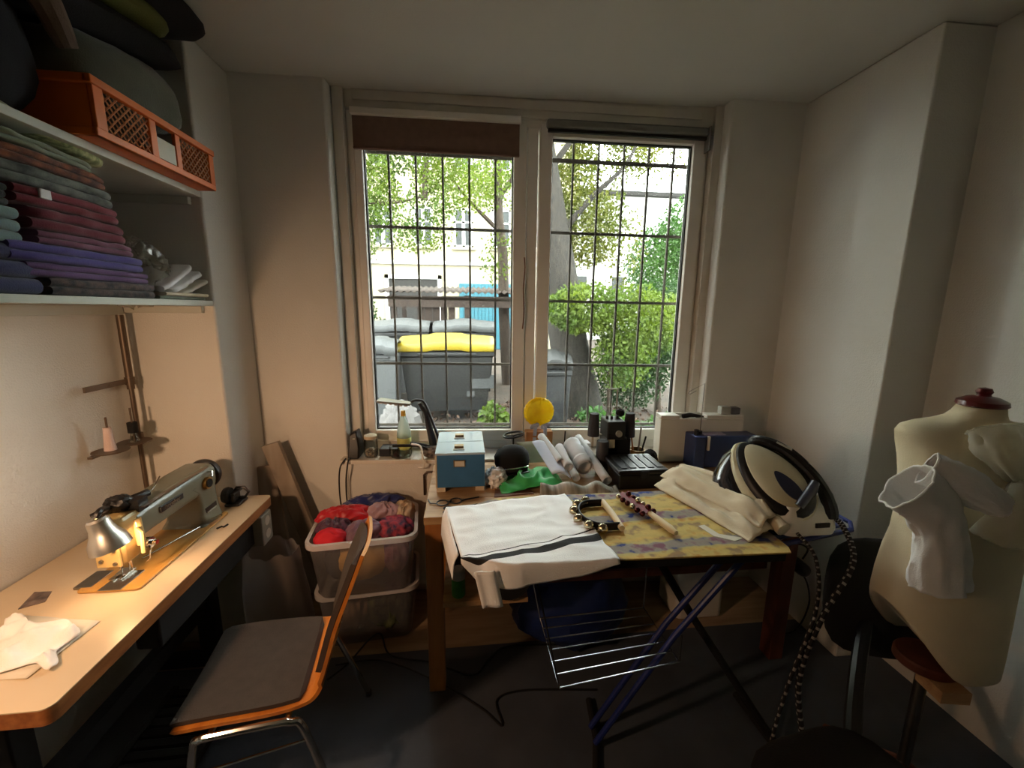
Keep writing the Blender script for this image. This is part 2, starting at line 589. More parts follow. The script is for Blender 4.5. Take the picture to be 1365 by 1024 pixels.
M_yel = mat('yellow_lid_plastic', (226, 196, 30), .45, var=.08, k=0.250)
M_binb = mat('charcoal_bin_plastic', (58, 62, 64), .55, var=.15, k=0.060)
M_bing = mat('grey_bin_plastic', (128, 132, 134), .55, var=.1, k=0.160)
c1 = container('recycling_container', 'wheeled charcoal container with a bulging yellow lid outside left pane', -.25, 6.35, 1.34, M_yel, M_binb, 1.13)
mk('sticker', B().box(.08, .42, 5.905, 5.915, .48, .68).box(.02, .14, 5.91, 5.92, .36, .44), M_bing, c1)
container('refuse_container', 'grey-lidded wheeled container behind yellow lid, left of the two', -1.12, 7.75, 1.0, M_bing, M_binb, 1.32)
container('refuse_container', 'grey-lidded wheeled container behind yellow lid, right of the two', 0.0, 7.75, 1.08, M_bing, M_binb, 1.32)
container('wheelie_bin', 'pale grey narrow wheelie bin beside the yellow-lidded container', -1.13, 5.75, .46, M_bing, M_bing, 1.12, .55)
container('wheelie_bin', 'dark blue-grey wheelie bin seen past the middle of the window', 1.14, 5.3, .42, M_binb, mat('slate_bin_plastic', (72, 82, 92), .5, k=0.080), .98, .6)
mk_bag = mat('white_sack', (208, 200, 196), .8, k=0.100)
tag(mk('rubbish_sack', B().blob((-.78, 4.9, .2), (.22, .2, .3), .2, 2.2, 3, flat=-.02), mk_bag), 'pale rubbish sack on the ground left of the charcoal container', 'sack')

# trees and shrubs
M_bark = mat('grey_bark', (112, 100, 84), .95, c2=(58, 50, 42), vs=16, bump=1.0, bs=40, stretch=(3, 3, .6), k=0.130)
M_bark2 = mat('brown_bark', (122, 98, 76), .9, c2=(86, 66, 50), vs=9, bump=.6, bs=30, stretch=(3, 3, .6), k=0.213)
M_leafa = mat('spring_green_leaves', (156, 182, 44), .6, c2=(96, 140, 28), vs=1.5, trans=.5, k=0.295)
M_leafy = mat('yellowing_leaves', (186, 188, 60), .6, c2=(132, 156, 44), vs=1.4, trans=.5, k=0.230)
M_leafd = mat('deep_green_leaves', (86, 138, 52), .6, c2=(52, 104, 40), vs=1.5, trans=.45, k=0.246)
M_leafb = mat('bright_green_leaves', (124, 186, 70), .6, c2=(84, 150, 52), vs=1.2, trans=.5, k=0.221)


def leaves(clouds, size, seed):
    """many separate small bent leaves scattered through ellipsoidal clouds"""
    rs = np.random.RandomState(seed)
    vs, fs = [], []
    for (c, r, n) in clouds:
        k = 0
        while k < n:
            p = rs.uniform(-1, 1, 3)
            d = (p * p).sum()
            if d > 1 or d < .05:
                continue
            q = np.array(c) + p * np.array(r)
            if noise.noise(V(q * 1.6) + V((seed, 0, 0))) < -.28:
                k += .25
                continue
            a = rs.normal(size=3)
            a /= np.linalg.norm(a)
            w = rs.normal(size=3)
            w = np.cross(a, w)
            w /= np.linalg.norm(w)
            nn = np.cross(a, w)
            s = size * rs.uniform(.7, 1.3)
            i0 = len(vs)
            vs += [tuple(q), tuple(q + a * s * .5 + w * s * .28 + nn * s * .1), tuple(q + a * s), tuple(q + a * s * .5 - w * s * .28 + nn * s * .1)]
            fs += [(i0, i0 + 1, i0 + 2), (i0, i0 + 2, i0 + 3)]
            k += 1
    b = B()
    b.v = [V(p) for p in vs]
    b.f = fs
    b.mi = [0] * len(fs)
    return b


def tree(name, label, cat, trunk, radii, branches, clouds, size, lm, bark, seed, grp=None):
    t = thing(name, label, cat, trunk[0], grp)
    if len(trunk) > 1:
        mk('trunk', B().tube(smooth_path(trunk, 4), [radii[0] + (radii[1] - radii[0]) * i / ((len(trunk) - 1) * 4) for i in range((len(trunk) - 1) * 4 + 1)], 14), bark, t)
    for br in branches:
        p = smooth_path(br, 4)
        r0 = br[0][3] if len(br[0]) > 3 else .06
        mk('branch', B().tube(p, [.055 - .045 * i / (len(p) - 1) for i in range(len(p))], 7), bark, t)
    f = mk('foliage', leaves(clouds, size, seed), lm, t, smooth=False)
    f['kind'] = 'stuff'
    return t


tree('tree', 'large grey-barked leaning tree seen through right pane with yellowing crown', 'tree',
     [(1.85, 6.1, -.05), (1.72, 6.1, .5), (1.58, 6.1, 1.1), (1.42, 6.1, 2.0), (1.2, 6.1, 3.1), (1.0, 6.1, 4.2), (.8, 6.1, 6.0)], (.34, .18),
     [[(1.3, 6.1, 2.6), (1.8, 5.9, 3.2), (2.2, 5.7, 3.6), (2.5, 5.6, 4.4)], [(1.1, 6.1, 3.4), (1.7, 6.0, 4.2), (2.4, 5.9, 4.9)], [(1.0, 6.1, 4.0), (.4, 6.0, 4.6), (-.3, 5.8, 5.0)]],
     [((1.85, 6.5, 3.2), (.60, .7, .95), 5780), ((2.3, 6.5, 4.3), (.8, .9, .8), 4080), ((1.6, 6.0, 4.6), (.9, .9, .7), 2550), ((3.2, 7.0, 4.4), (.9, .9, .7), 1870), ((2.35, 6.4, 2.6), (.45, .5, .7), 850)], .062, M_leafy, M_bark, 3)
tree('tree', 'slender brown-barked tree with bare forked stem seen near the mullion', 'tree',
     [(.95, 9.0, -.05), (.86, 9.0, 1.5), (.82, 9.0, 2.8), (.72, 9.0, 3.8), (.70, 9.0, 6.0)], (.13, .08),
     [[(.8, 9, 3.2), (.2, 8.8, 3.7), (-.3, 8.6, 4.2)], [(.74, 9, 3.9), (1.2, 8.9, 4.6), (1.5, 8.8, 5.2)]],
     [((.9, 9.2, 4.6), (.9, .8, .9), 1700), ((.1, 8.8, 4.1), (.7, .6, .5), 1020), ((.75, 9.0, 2.7), (.45, .4, .6), 442)], .075, M_leafa, M_bark2, 5)
tree('tree', 'light green leafy tree hanging over the upper left pane', 'tree',
     [(-3.4, 7.4, -.05), (-3.3, 7.4, 1.5), (-3.0, 7.4, 3.0), (-2.6, 7.4, 4.5)], (.16, .08),
     [[(-3.1, 7.4, 2.8), (-2.2, 7.2, 3.3), (-1.2, 7.0, 3.25), (-.6, 6.9, 3.35)], [(-2.9, 7.4, 3.4), (-1.6, 7.1, 4.2), (-.7, 6.9, 4.3)], [(-.6, 6.9, 3.3), (-.55, 6.9, 3.9), (-.4, 6.9, 4.6)]],
     [((-1.75, 7.3, 3.9), (.85, .7, 1.15), 7140), ((-.7, 7.0, 4.1), (.75, .6, .75), 3910), ((-.75, 7.0, 3.1), (.8, .6, .6), 2210), ((-1.9, 7.2, 2.8), (.6, .6, .6), 1530), ((.3, 7.0, 3.7), (.5, .4, .6), 765)], .062, M_leafa, M_bark2, 8)
tree('shrub', 'tall bright green shrub at the right edge of the right pane', 'shrub', [(4.6, 8.2, -.05), (4.5, 8.2, 1.5)], (.08, .04), [],
     [((4.1, 8.2, 2.4), (.85, .9, 1.0), 7140), ((4.7, 8.2, 3.1), (.8, .9, .9), 3910), ((4.0, 8.0, 1.3), (.9, .9, .9), 4420)], .075, M_leafb, M_bark2, 11)
tree('shrub', 'loose mid-green shrub growing round the foot of the leaning tree', 'shrub', [(2.1, 5.6, -.05), (2.05, 5.6, .8)], (.05, .02), [],
     [((1.65, 5.55, 1.65), (.55, .4, .36), 3230), ((2.5, 5.7, 1.45), (.75, .5, .55), 4760), ((2.2, 5.5, .95), (.45, .4, .45), 1530)], .062, M_leafa, M_bark2, 13)
tree('shrub', 'dark green shrub low in the right pane behind the ivy', 'shrub', [(3.2, 6.3, -.05), (3.15, 6.3, .7)], (.05, .02), [],
     [((3.0, 6.5, .9), (.8, .5, .65), 5440), ((2.6, 6.3, .45), (.7, .4, .4), 2550), ((3.2, 6.4, 1.7), (.7, .5, .5), 2550)], .062, M_leafd, M_bark2, 17)
tree('shrub', 'small weedy plant in front of the charcoal container', 'plant', [(.42, 5.2, -.03), (.42, 5.2, .25)], (.012, .006), [],
     [((.42, 5.15, .28), (.2, .16, .2), 289)], .09, M_leafa, M_bark2, 19)
tree('shrub', 'low green ground plant under the right pane near the trunk', 'plant', [(2.1, 4.6, -.03), (2.1, 4.6, .2)], (.012, .006), [],
     [((2.1, 4.6, .25), (.45, .3, .22), 714), ((1.55, 4.7, .3), (.2, .2, .15), 204)], .08, M_leafb, M_bark2, 23)
tree('shrub', 'dim green shrub at the far left beside the bin shelter', 'shrub', [(-2.6, 9.6, -.05), (-2.6, 9.6, .8)], (.05, .02), [],
     [((-2.5, 9.6, 1.2), (.7, .5, .9), 2380)], .075, M_leafd, M_bark2, 29)
lv = leaves([((1.5, 5.0, .03), (2.6, 2.2, .04), 2600)], .07, 31)
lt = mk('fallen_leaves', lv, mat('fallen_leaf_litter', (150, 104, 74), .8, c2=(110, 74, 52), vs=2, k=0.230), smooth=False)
tag(lt, 'brown fallen leaves strewn over the courtyard earth', 'leaves', kind='stuff')
# INSERT-INTERIOR

# ================================================================= LEFT WALL: SHELVES
def shelf_unit(label, z0, z1):
    t = thing('wall_shelf', label, 'shelf', (-1.24, .8, z0))
    mk('board', B().box(-1.418, -1.062, -.9, 1.908, z0, z1), M_shelf, t, bevel=.002)
    mk('wall_cleat', B().box(-1.418, -1.398, -.9, 1.885, z0 - .038, z0 - .001), M_shelf, t, bevel=.002)
    mk('end_cleat', B().box(-1.397, -1.10, 1.886, 1.908, z0 - .03, z0 - .001), M_shelf, t, bevel=.002)
    return t


SH1, SH2 = 1.646, 2.082
shelf_unit('lower white wall shelf carrying the folded fabrics', 1.624, SH1)
shelf_unit('upper white wall shelf carrying the orange crate', 2.058, SH2)
sr = mk('shelf_rail', B().box(-1.419, -1.396, 1.775, 1.81, SH1 + .001, 2.018), mat('grey_rail', (96, 92, 88), .5, .5), bevel=.003)
tag(sr, 'dark grey upright rail on the wall between the two shelves', 'rail')

# orange crate
M_org = mat('orange_crate_plastic', (228, 112, 30), .45, var=.15)
cr = thing('plastic_crate', 'orange plastic stacking crate with lattice side panels on upper shelf', 'crate', (-1.21, 1.70, SH2))
X0, X1, Y0, Y1, Z0, Z1 = -1.38, -1.0, 1.355, 1.903, SH2 + .001, SH2 + .152
mk('crate_bottom', B().box(X0, X1, Y0, Y1, Z0, Z0 + .012), M_org, cr)
rim = B()
for z0, z1, o in ((Z1 - .022, Z1, .010), (Z0, Z0 + .022, .004)):
    rim.box(X1 - .012, X1 + o, Y0 - o, Y1, z0, z1).box(X0, X0 + .012, Y0 - o, Y1, z0, z1).box(X0, X1, Y0 - o, Y0 + .012, z0, z1).box(X0, X1, Y1 - .012, Y1, z0, z1)
mk('crate_rim', rim, M_org, cr, bevel=.003)
mk('end_panel', B().box(X0 + .01, X1 - .01, Y0, Y0 + .006, Z0 + .02, Z1 - .02), M_org, cr)
mk('end_panel', B().box(X0 + .01, X1 - .01, Y1 - .008, Y1 - .002, Z0 + .02, Z1 - .02), M_org, cr)
mk('back_panel', B().box(X0, X0 + .006, Y0, Y1, Z0 + .02, Z1 - .02), M_org, cr)
ys = [Y0, Y0 + .05, Y0 + .215, Y0 + .245, Y0 + .325, Y0 + .345, Y1 - .02]
for a, b_ in ((Y0, Y0 + .035), (Y0 + .205, Y0 + .235), (Y0 + .325, Y0 + .35), (Y1 - .03, Y1)):
    mk('rib', B().box(X1 - .008, X1 + .004, a, b_, Z0 + .02, Z1 - .02), M_org, cr, bevel=.002)


def lattice(y0, y1):
    b = B()
    z0, z1 = Z0 + .024, Z1 - .024
    n = 7
    h = z1 - z0
    k = -n
    step = (y1 - y0) / n
    for s in (1, -1):
        for i in range(-7, 15):
            a = y0 + i * step
            # clip the 45 degree strip to the panel
            p = [(a + s * 0, z0), (a + s * h, z1)]
            (ya, za), (yb, zb) = p
            t0, t1 = 0., 1.
            d = yb - ya
            for lim, sg in ((y0, 1), (y1, -1)):
                ta = (lim - ya) / d
                if (d > 0) == (sg > 0):
                    t0 = max(t0, ta)
                else:
                    t1 = min(t1, ta)
            if t1 - t0 > .06:
                q0 = V((X1 - .002, ya + d * t0, za + h * t0))
                q1 = V((X1 - .002, ya + d * t1, za + h * t1))
                b.tube([q0, q1], .0028, 4)
    return b


M_orgl = mat('pale_lattice_plastic', (206, 140, 96), .5)
for a, b_ in ((Y0 + .035, Y0 + .205), (Y0 + .35, Y1 - .03)):
    mk('lattice_panel', lattice(a, b_), M_orgl, cr)
mk('label_card', B().box(X1 - .004, X1 + .001, Y0 + .238, Y0 + .322, Z0 + .024, Z0 + .088), M_paperw, cr)

# soft things in and over the crate
M_olive = mat('grey_olive_felt', (92, 92, 76), .95, var=.2, vs=14, bump=.3, bs=200, sheen=.3)
M_navy = mat('near_black_navy_cloth', (30, 31, 38), .95, var=.25, bump=.3, bs=200)
M_green = mat('olive_green_cloth', (104, 104, 52), .95, var=.15, bump=.3, bs=200)
M_tan = mat('dusty_brown_cloth', (104, 86, 74), .95, var=.2, bump=.3, bs=200)


def slab(c, a, b_, t, seed, pw=3.2, amp=.05):
    """soft cushion: c centre, a and b_ half axes, t half thickness vector"""
    c, a, b_, t = V(c), V(a), V(b_), V(t)
    bb = B()
    rings = []
    N, Mv = 32, 12
    for j in range(Mv):
        ph = (j + .5) / Mv * pi - pi / 2
        cr_, sr_ = cos(ph), sin(ph)
        rg = []
        for i in range(N):
            th = 2 * pi * i / N
            x, y = cos(th), sin(th)
            k = (abs(x) ** pw + abs(y) ** pw) ** (-1 / pw)
            w = 1 + amp * noise.noise(V((x * 1.7 + seed * 5, y * 1.7, sr_ * 1.4)))
            rg.append(c + (a * x + b_ * y) * k * (abs(cr_) ** .45) * w + t * sr_ * (1 + amp * 2 * noise.noise(V((x * 2 + seed, y * 2, seed)))))
        rings.append(rg)
    return bb.ring(rings, True, (True, True))


def soft(name, b, m, label, cat, grp=None):
    return tag(mk(name, b, m), label, cat, grp)


soft('blanket', slab((-1.19, 1.64, 2.33), (0, .255, .04), (.165, 0, 0), (0, -.03, .105), 1, 3, .1), M_olive, 'thick grey-olive blanket bulging out of the orange crate', 'blanket')
soft('blanket', slab((-1.17, 1.56, 2.462), (0, .34, .07), (.17, 0, 0), (0, -.012, .045), 2, 3, .1), M_navy, 'black blanket folded on top of the grey-olive one', 'blanket')
soft('cushion', slab((-1.17, 1.54, 2.548), (0, .31, .06), (.165, 0, 0), (0, -.012, .042), 3, 3, .08), M_green, 'olive green cushion wedged between the two black ones near ceiling', 'cushion')
soft('cushion', slab((-1.12, 1.60, 2.622), (0, .29, .0), (.20, .02, 0), (0, 0, .036), 4, 4, .06), M_navy, 'navy-black flat cushion topmost of the pile, touching the ceiling', 'cushion')
soft('cloth_bag', slab((-1.22, 1.10, 2.28), (0, .27, .0), (.16, 0, 0), (0, -.02, .19), 5, 2.6, .14), M_navy, 'black stuffed cloth bag at the left end of upper shelf', 'bag')
soft('scarf', B().tube(smooth_path([(-1.07, .9, 2.36), (-1.06, 1.15, 2.445), (-1.055, 1.3, 2.41), (-1.05, 1.37, 2.30)]), [.03, .035, .04, .04, .042, .045, .045, .044, .042, .04, .04, .04, .038, .036, .033, .03, .028, .025, .022], 10), M_tan, 'dusty brown rolled scarf lying over the black stuffed bag', 'scarf')

# folded fabrics on the lower shelf


def folded(name, label, y0, y1, x0, x1, z, th, m, cat='fabric', grp='folded fabrics on the lower shelf', tilt=0., yaw=0., layers=2, seed=0, edge=None):
    """a cloth folded to a flat bundle: stacked layers with a rounded front fold"""
    cy, cx = (y0 + y1) / 2, (x0 + x1) / 2
    M = Matrix.Translation((cx, cy, z)) @ Matrix.Rotation(yaw, 4, 'Z') @ Matrix.Rotation(tilt, 4, 'X')
    b = B(M)
    hx, hy = (x1 - x0) / 2, (y1 - y0) / 2
    lt = th / layers
    for L in range(layers):
        n = 14
        rings = []
        for i in range(n + 1):
            y = -hy + 2 * hy * i / n
            e = 1 - .06 * (abs(2 * i / n - 1) ** 6) * 1.5
            rg = []
            off = .010 * nz(i * .35, L * 3.1, seed)
            dz = .18 * lt * nz(i * .4, L * 2 + 5, seed)
            r = lt / 2 * .98
            for k in range(7):
                a = -pi / 2 + pi * k / 6
                rg.append((hx * e - r + cos(a) * r + off, y, lt * (L + .5) + sin(a) * r + dz * (1 if L else 0)))
            for k in range(5):
                a = pi / 2 + pi * k / 4
                rg.append((-hx + r * .5 + cos(a) * r * .5, y, lt * (L + .5) + sin(a) * r + dz * (1 if L else 0)))
            rings.append(rg)
        b.ring(rings, True, (True, True))
    return tag(mk(name, b, m, angle=60), label, cat, grp)


def cl(name, c, c2=None, vs=6, **k):
    return mat(name, c, .92, c2=c2, vs=vs, bump=.25, bs=250, sheen=.25, **k)


z = SH1 + .002
st = [('dark cloth flecked with brown, lowest of the shelf stack', .045, cl('flecked_dark_cloth', (92, 72, 66), (34, 30, 36), 45), 1.25, 1.62, 0),
      ('purple fabric second from the bottom of the shelf stack', .035, cl('purple_cloth', (94, 62, 108)), 1.20, 1.60, 0),
      ('blue-violet fabric above the purple one in the shelf stack', .045, cl('blue_violet_cloth', (74, 62, 128)), 1.16, 1.575, 0),
      ('mauve fabric folded above the blue-violet one', .034, cl('mauve_cloth', (112, 62, 84)), 1.24, 1.545, 0),
      ('burgundy fabric in two thick folds, lower burgundy of the stack', .055, cl('burgundy_cloth', (102, 26, 44)), 1.23, 1.52, 0),
      ('crimson-burgundy fabric with white tag, upper burgundy of the stack', .045, cl('crimson_cloth', (112, 26, 42)), 1.20, 1.50, 0),
      ('grey fabric with dark blotched pattern in the shelf stack', .048, cl('grey_blotch_cloth', (112, 116, 108), (50, 54, 54), 22), 1.17, 1.495, 0),
      ('rust brown patterned fabric in the shelf stack', .036, cl('rust_cloth', (146, 84, 52), (74, 38, 34), 26), 1.17, 1.475, -.01),
      ('plain grey-green fabric under the pale floral one', .025, cl('grey_green_cloth', (128, 136, 118)), 1.16, 1.43, -.03)]
for i, (lab, th, m, y0, y1, tl) in enumerate(st):
    o = folded('folded_fabric', lab, y0, y1, -1.385, -1.075 + .012 * nz(i * 1.7, 3), z, th, m, tilt=tl, seed=i + 1)
    if 'white tag' in lab:
        mk('white_tag', B().cbox((-1.072, 1.255, z + .030), (.006, .03, .024)), M_paper, o, bevel=.002)
    z += th + .002
folded('folded_fabric', 'pale yellow-green floral fabric slanting across the top of the stack', 1.13, 1.485, -1.38, -1.08, z + .022, .032, cl('pale_floral_cloth', (206, 206, 150), (120, 130, 84), 60), tilt=-.12, seed=20, layers=1)
folded('folded_fabric', 'dark red folded fabric topmost on the shelf stack', 1.12, 1.42, -1.40, -1.16, z + .060, .028, cl('dark_red_cloth', (118, 20, 50)), tilt=-.10, seed=21, layers=1)
z = SH1 + .002
for lab, th, m, y0, y1 in (('navy fabric at the left end, under the teal-grey one', .12, cl('navy_cloth', (44, 46, 84)), .75, 1.235),
                           ('teal-grey folded fabric on the navy one, left end of shelf', .085, cl('teal_grey_cloth', (112, 132, 134)), .80, 1.205),
                           ('charcoal fabric above the teal-grey one, left end of shelf', .05, cl('charcoal_cloth', (48, 50, 52)), .80, 1.19),
                           ('dark bottle-green fabric topmost at the left end of shelf', .07, cl('bottle_green_cloth', (36, 42, 38)), .78, 1.15)):
    folded('folded_fabric', lab, y0, y1, -1.38, -1.085, z, th, m, layers=3, seed=int(th * 999))
    z += th + .003

# papers and bags on the right of the shelf
bg_ = B().blob((-1.23, 1.72, SH1 + .098), (.09, .095, .10), .34, 3.2, 9, 40, 26)
tag(mk('plastic_bag', bg_, M_poly, angle=25), 'crumpled clear plastic bag on the lower shelf beside the fabrics', 'bag')
fan = [('thin white folded cloth leaning steepest against the plastic bag', .50, 1.79, .060, .020), ('white folded cloth in the middle of the leaning ones', .42, 1.825, .045, .018), ('off-white folded cloth leaning lowest beside the grey one', .33, 1.845, .026, .016)]
for i, (lab, tl, y, dz, th) in enumerate(fan):
    folded('folded_cloth', lab, y - .11, y + .085, -1.34, -1.09 + .01 * i, SH1 + dz + .018, th, M_cotton if i < 2 else M_paperw, 'cloth', 'folded whites on the lower shelf', tilt=tl, seed=31 + i, layers=1)
folded('folded_cloth', 'maroon cloth lying flat at the right end of lower shelf', 1.78, 1.895, -1.36, -1.12, SH1 + .028, .03, cl('maroon_cloth', (92, 26, 46)), 'cloth', 'folded whites on the lower shelf', seed=41)
folded('folded_cloth', 'cream cloth lying flat along the shelf front at its right end', 1.66, 1.895, -1.16, -1.068, SH1 + .014, .013, M_cream, 'cloth', 'folded whites on the lower shelf', seed=42, layers=1, yaw=-.04)
folded('folded_cloth', 'grey-green cloth at the bottom of the right end of lower shelf', 1.64, 1.90, -1.36, -1.075, SH1 + .001, .012, cl('grey_green_cloth', (128, 136, 118)), 'cloth', 'folded whites on the lower shelf', seed=43, layers=1)

# ================================================================= SEWING TABLE
TT = .76
M_top = mat('sewing_top_laminate', (206, 186, 156), .32, var=.07, vs=5, bump=.02)
M_edge = mat('sewing_top_edge', (168, 106, 56), .5, c2=(138, 82, 40), vs=9, stretch=(6, 1, 6))
tb = thing('sewing_table', 'long pale laminate sewing machine table with wooden edge along left wall', 'table', (-1.16, 1.37, 0))
out = rrect(-1.412, -.902, .852, 1.902, .022)
mk('tabletop', B().prism(out, TT - .003, TT), M_top, tb)
mk('table_edge', B().prism(out, TT - .042, TT - .003), M_edge, tb)
for i, y in enumerate((1.0, 1.78)):
    lg = B()
    lg.box(-1.20, -1.13, y - .03, y + .03, .05, TT - .08)
    lg.box(-1.40, -1.0, y - .03, y + .03, .005, .05).box(-1.38, -.95, y - .03, y + .03, TT - .08, TT - .043)
    mk('leg', lg, M_blackm, tb, bevel=.006)
mk('crossbar', B().box(-1.19, -1.15, 1.03, 1.75, .28, .34), M_blackm, tb)
tr = B()
for k in range(9):
    tr.box(-1.18, -.93, 1.20 + k * .04, 1.225 + k * .04, .085, .10)
tr.box(-1.19, -1.17, 1.19, 1.56, .08, .105).box(-.94, -.92, 1.19, 1.56, .08, .105)
mk('treadle', tr, M_blackm, tb)
mo = B().cyl((-1.16, 1.42, .55), (-1.16, 1.66, .55), .075, n=20).cyl((-1.16, 1.66, .55), (-1.16, 1.70, .55), .035).box(-1.2, -1.12, 1.46, 1.6, .60, TT - .043)
mk('motor', mo, M_blackm, tb)
mk('underframe', B().box(-1.02, -.945, 1.22, 1.84, TT - .19, TT - .043), M_blackm, tb, bevel=.01)
M_lgrey = mat('light_grey_plastic', (168, 168, 158), .5)
ct = mk('switch_box', B().box(-.955, -.905, 1.795, 1.885, TT - .20, TT - .06), M_lgrey, tb, bevel=.006)
for k in range(2):
    mk('socket', B().cyl((-.907, 1.84, TT - .095 - k * .062), (-.903, 1.84, TT - .095 - k * .062), .022, n=18), M_white, ct)
# inlay card, paper pieces on the table
M_card = mat('smoky_card', (128, 112, 104), .4, c2=(60, 52, 56), vs=30)
cd = B().prism([(at_z(x, y, TT).x, at_z(x, y, TT).y) for x, y in ((24, 813), (60, 803), (69, 789), (46, 790))], TT + .0005, TT + .002)
tag(mk('needle_packet', cd, M_card), 'small clear needle packet with dark centre on the sewing table', 'packet')
PQ = [at_z(x, y, TT) for x, y in ((30, 821), (134, 829), (36, 906), (-40, 908))]


def quad(q, u, v):
    return (q[0] * (1 - u) + q[1] * u) * (1 - v) + (q[3] * (1 - u) + q[2] * u) * v


mk_pap = B().grid(lambda u, v: quad(PQ, u, v) + V((0, 0, .001 + .002 * abs(sin(u * 5)))), 10, 6)
tag(mk('paper_sheet', mk_pap, M_paperw, solid=.0006), 'off-white paper sheet lying under the crumpled white scrap on sewing table', 'paper')


SQ = [at_z(x, y, TT) for x, y in ((8, 827), (112, 838), (70, 893), (-60, 901))]


def scrapfn(u, v):
    p = quad(SQ, u, v) + V((.012 * sin(v * 9), .012 * sin(u * 11), 0))
    d = V((p.x * 13, p.y * 13, 1.7))
    r = 1 - abs(noise.noise(d)) * 2.6
    e = min(u, 1 - u, v, 1 - v) * 7
    z_ = TT + .006 + .026 * max(r, 0) * min(e + .3, 1) + .012 * noise.noise(d * 2.3) * min(e, 1)
    return (p.x, p.y, max(z_, TT + .005))


tag(mk('fabric_scrap', B().grid(scrapfn, 44, 30), M_cotton, solid=.001, angle=60), 'crumpled white fabric scrap at the near end of sewing table', 'fabric')

# sewing machine
M_mach = mat('grey_green_enamel', (118, 117, 100), .35, var=.08, vs=12, coat=.3)
M_machb = mat('beige_enamel', (196, 168, 112), .35, var=.06, coat=.3)
M_plate = mat('gold_lit_bed_enamel', (186, 140, 70), .35, var=.06, coat=.2)  # beige bed with the lamp's golden light mixed into its colour
sm = thing('sewing_machine', 'grey-green industrial sewing machine with chrome lamp on the pale table', 'sewing machine', (-1.09, 1.5, TT))
xb0, xb1 = -1.178, -1.0
mk('bed', B().prism(rrect(xb0, xb1, 1.245, 1.735, .012), TT + .0005, TT + .008), M_plate, sm, bevel=.002)
mk('needle_plate', B().box(-1.115, -1.05, 1.242, 1.34, TT + .008, TT + .0105), M_dullsteel, sm, bevel=.001)
mk('slide_plate', B().box(-1.20, -1.15, 1.265, 1.35, TT + .001, TT + .009), M_dullsteel, sm, bevel=.001)
AX = -1.10   # arm axis


def sect(y, w, z0, z1, r, x=AX):
    return [(px, y, pz) for px, pz in [(x + a - 0, b_) for a, b_ in rrect(-w / 2, w / 2, z0, z1, r)]]


cb = B().ring([sect(1.62, .135, TT + .008, TT + .05, .012), sect(1.63, .135, TT + .008, TT + .20, .02), sect(1.70, .14, TT + .008, TT + .215, .024), sect(1.735, .135, TT + .008, TT + .212, .024)])
cb = B()
for z0, y0, y1, w in ((TT + .008, 1.60, 1.735, .16), (TT + .03, 1.615, 1.735, .145), (TT + .09, 1.625, 1.735, .13), (TT + .14, 1.615, 1.735, .128), (TT + .165, 1.60, 1.735, .128)):
    cb.v += [V(p) for p in []]
prof = [(TT + .008, 1.60, .16), (TT + .03, 1.618, .145), (TT + .09, 1.628, .13), (TT + .14, 1.615, .128), (TT + .17, 1.58, .125)]
cb.ring([[(AX + px, py, z_) for px, py in rrect(-w / 2, w / 2, y0, 1.738, .018)] for z_, y0, w in prof])
mk('column', cb, M_mach, sm)
ab = B().ring([sect(1.345, .098, TT + .115, TT + .205, .02), sect(1.40, .105, TT + .118, TT + .212, .022), sect(1.56, .118, TT + .12, TT + .222, .026), sect(1.62, .125, TT + .12, TT + .226, .028), sect(1.735, .128, TT + .12, TT + .226, .03), sect(1.75, .105, TT + .13, TT + .215, .03)])
ar = mk('arm', ab, M_mach, sm, bevel=.004)
hd = B().ring([[(AX + px, py, z_) for px, py in rrect(-w / 2, w / 2, y0, 1.372, .014)] for z_, y0, w in ((TT + .055, 1.305, .05), (TT + .065, 1.292, .066), (TT + .12, 1.284, .082), (TT + .205, 1.284, .092), (TT + .213, 1.292, .08))])
hd_o = mk('head', hd, M_machb, sm)
fp = B().box(-1.135, -1.065, 1.277, 1.285, TT + .062, TT + .20)
fo = mk('face_plate', fp, M_machb, sm, bevel=.003)
for dx, dz in ((-.02, .15), (.022, .12), (-.018, .085), (.02, .075)):
    mk('screw', B().cyl((AX + dx, 1.272, TT + dz), (AX + dx, 1.279, TT + dz), .006, n=10), M_dullsteel, fo)
nb = B().cyl((AX - .006, 1.325, TT + .03), (AX - .006, 1.325, TT + .062), .005).cyl((AX - .006, 1.325, TT + .009), (AX - .006, 1.325, TT + .03), .0014)
mk('needle_bar', nb, M_steel, sm)
pf = B().cyl((AX + .014, 1.335, TT + .018), (AX + .014, 1.335, TT + .064), .005).box(AX - .016, AX + .02, 1.31, 1.345, TT + .012, TT + .018).box(AX - .016, AX - .004, 1.285, 1.31, TT + .012, TT + .016).box(AX + .008, AX + .02, 1.285, 1.31, TT + .012, TT + .016)
mk('presser_foot', pf, M_steel, sm)
pk = B().tube([(AX + .05, 1.335, TT + .16), (AX + .066, 1.33, TT + .15), (AX + .066, 1.325, TT + .08)], .006, 8).cyl((AX + .045, 1.345, TT + .19), (AX + .05, 1.345, TT + .10), .012)
mk('thread_lever', pk, M_machb, sm)
tn = B().cyl((AX + .04, 1.36, TT + .095), (AX + .085, 1.36, TT + .095), .008).cyl((AX + .052, 1.36, TT + .095), (AX + .06, 1.36, TT + .095), .018).cyl((AX + .062, 1.36, TT + .095), (AX + .068, 1.36, TT + .095), .018).tube([(AX + .07, 1.35, TT + .09), (AX + .07, 1.34, TT + .05), (AX + .06, 1.34, TT + .04)], .002, 6)
mk('tension_dial', tn, M_steel, sm)
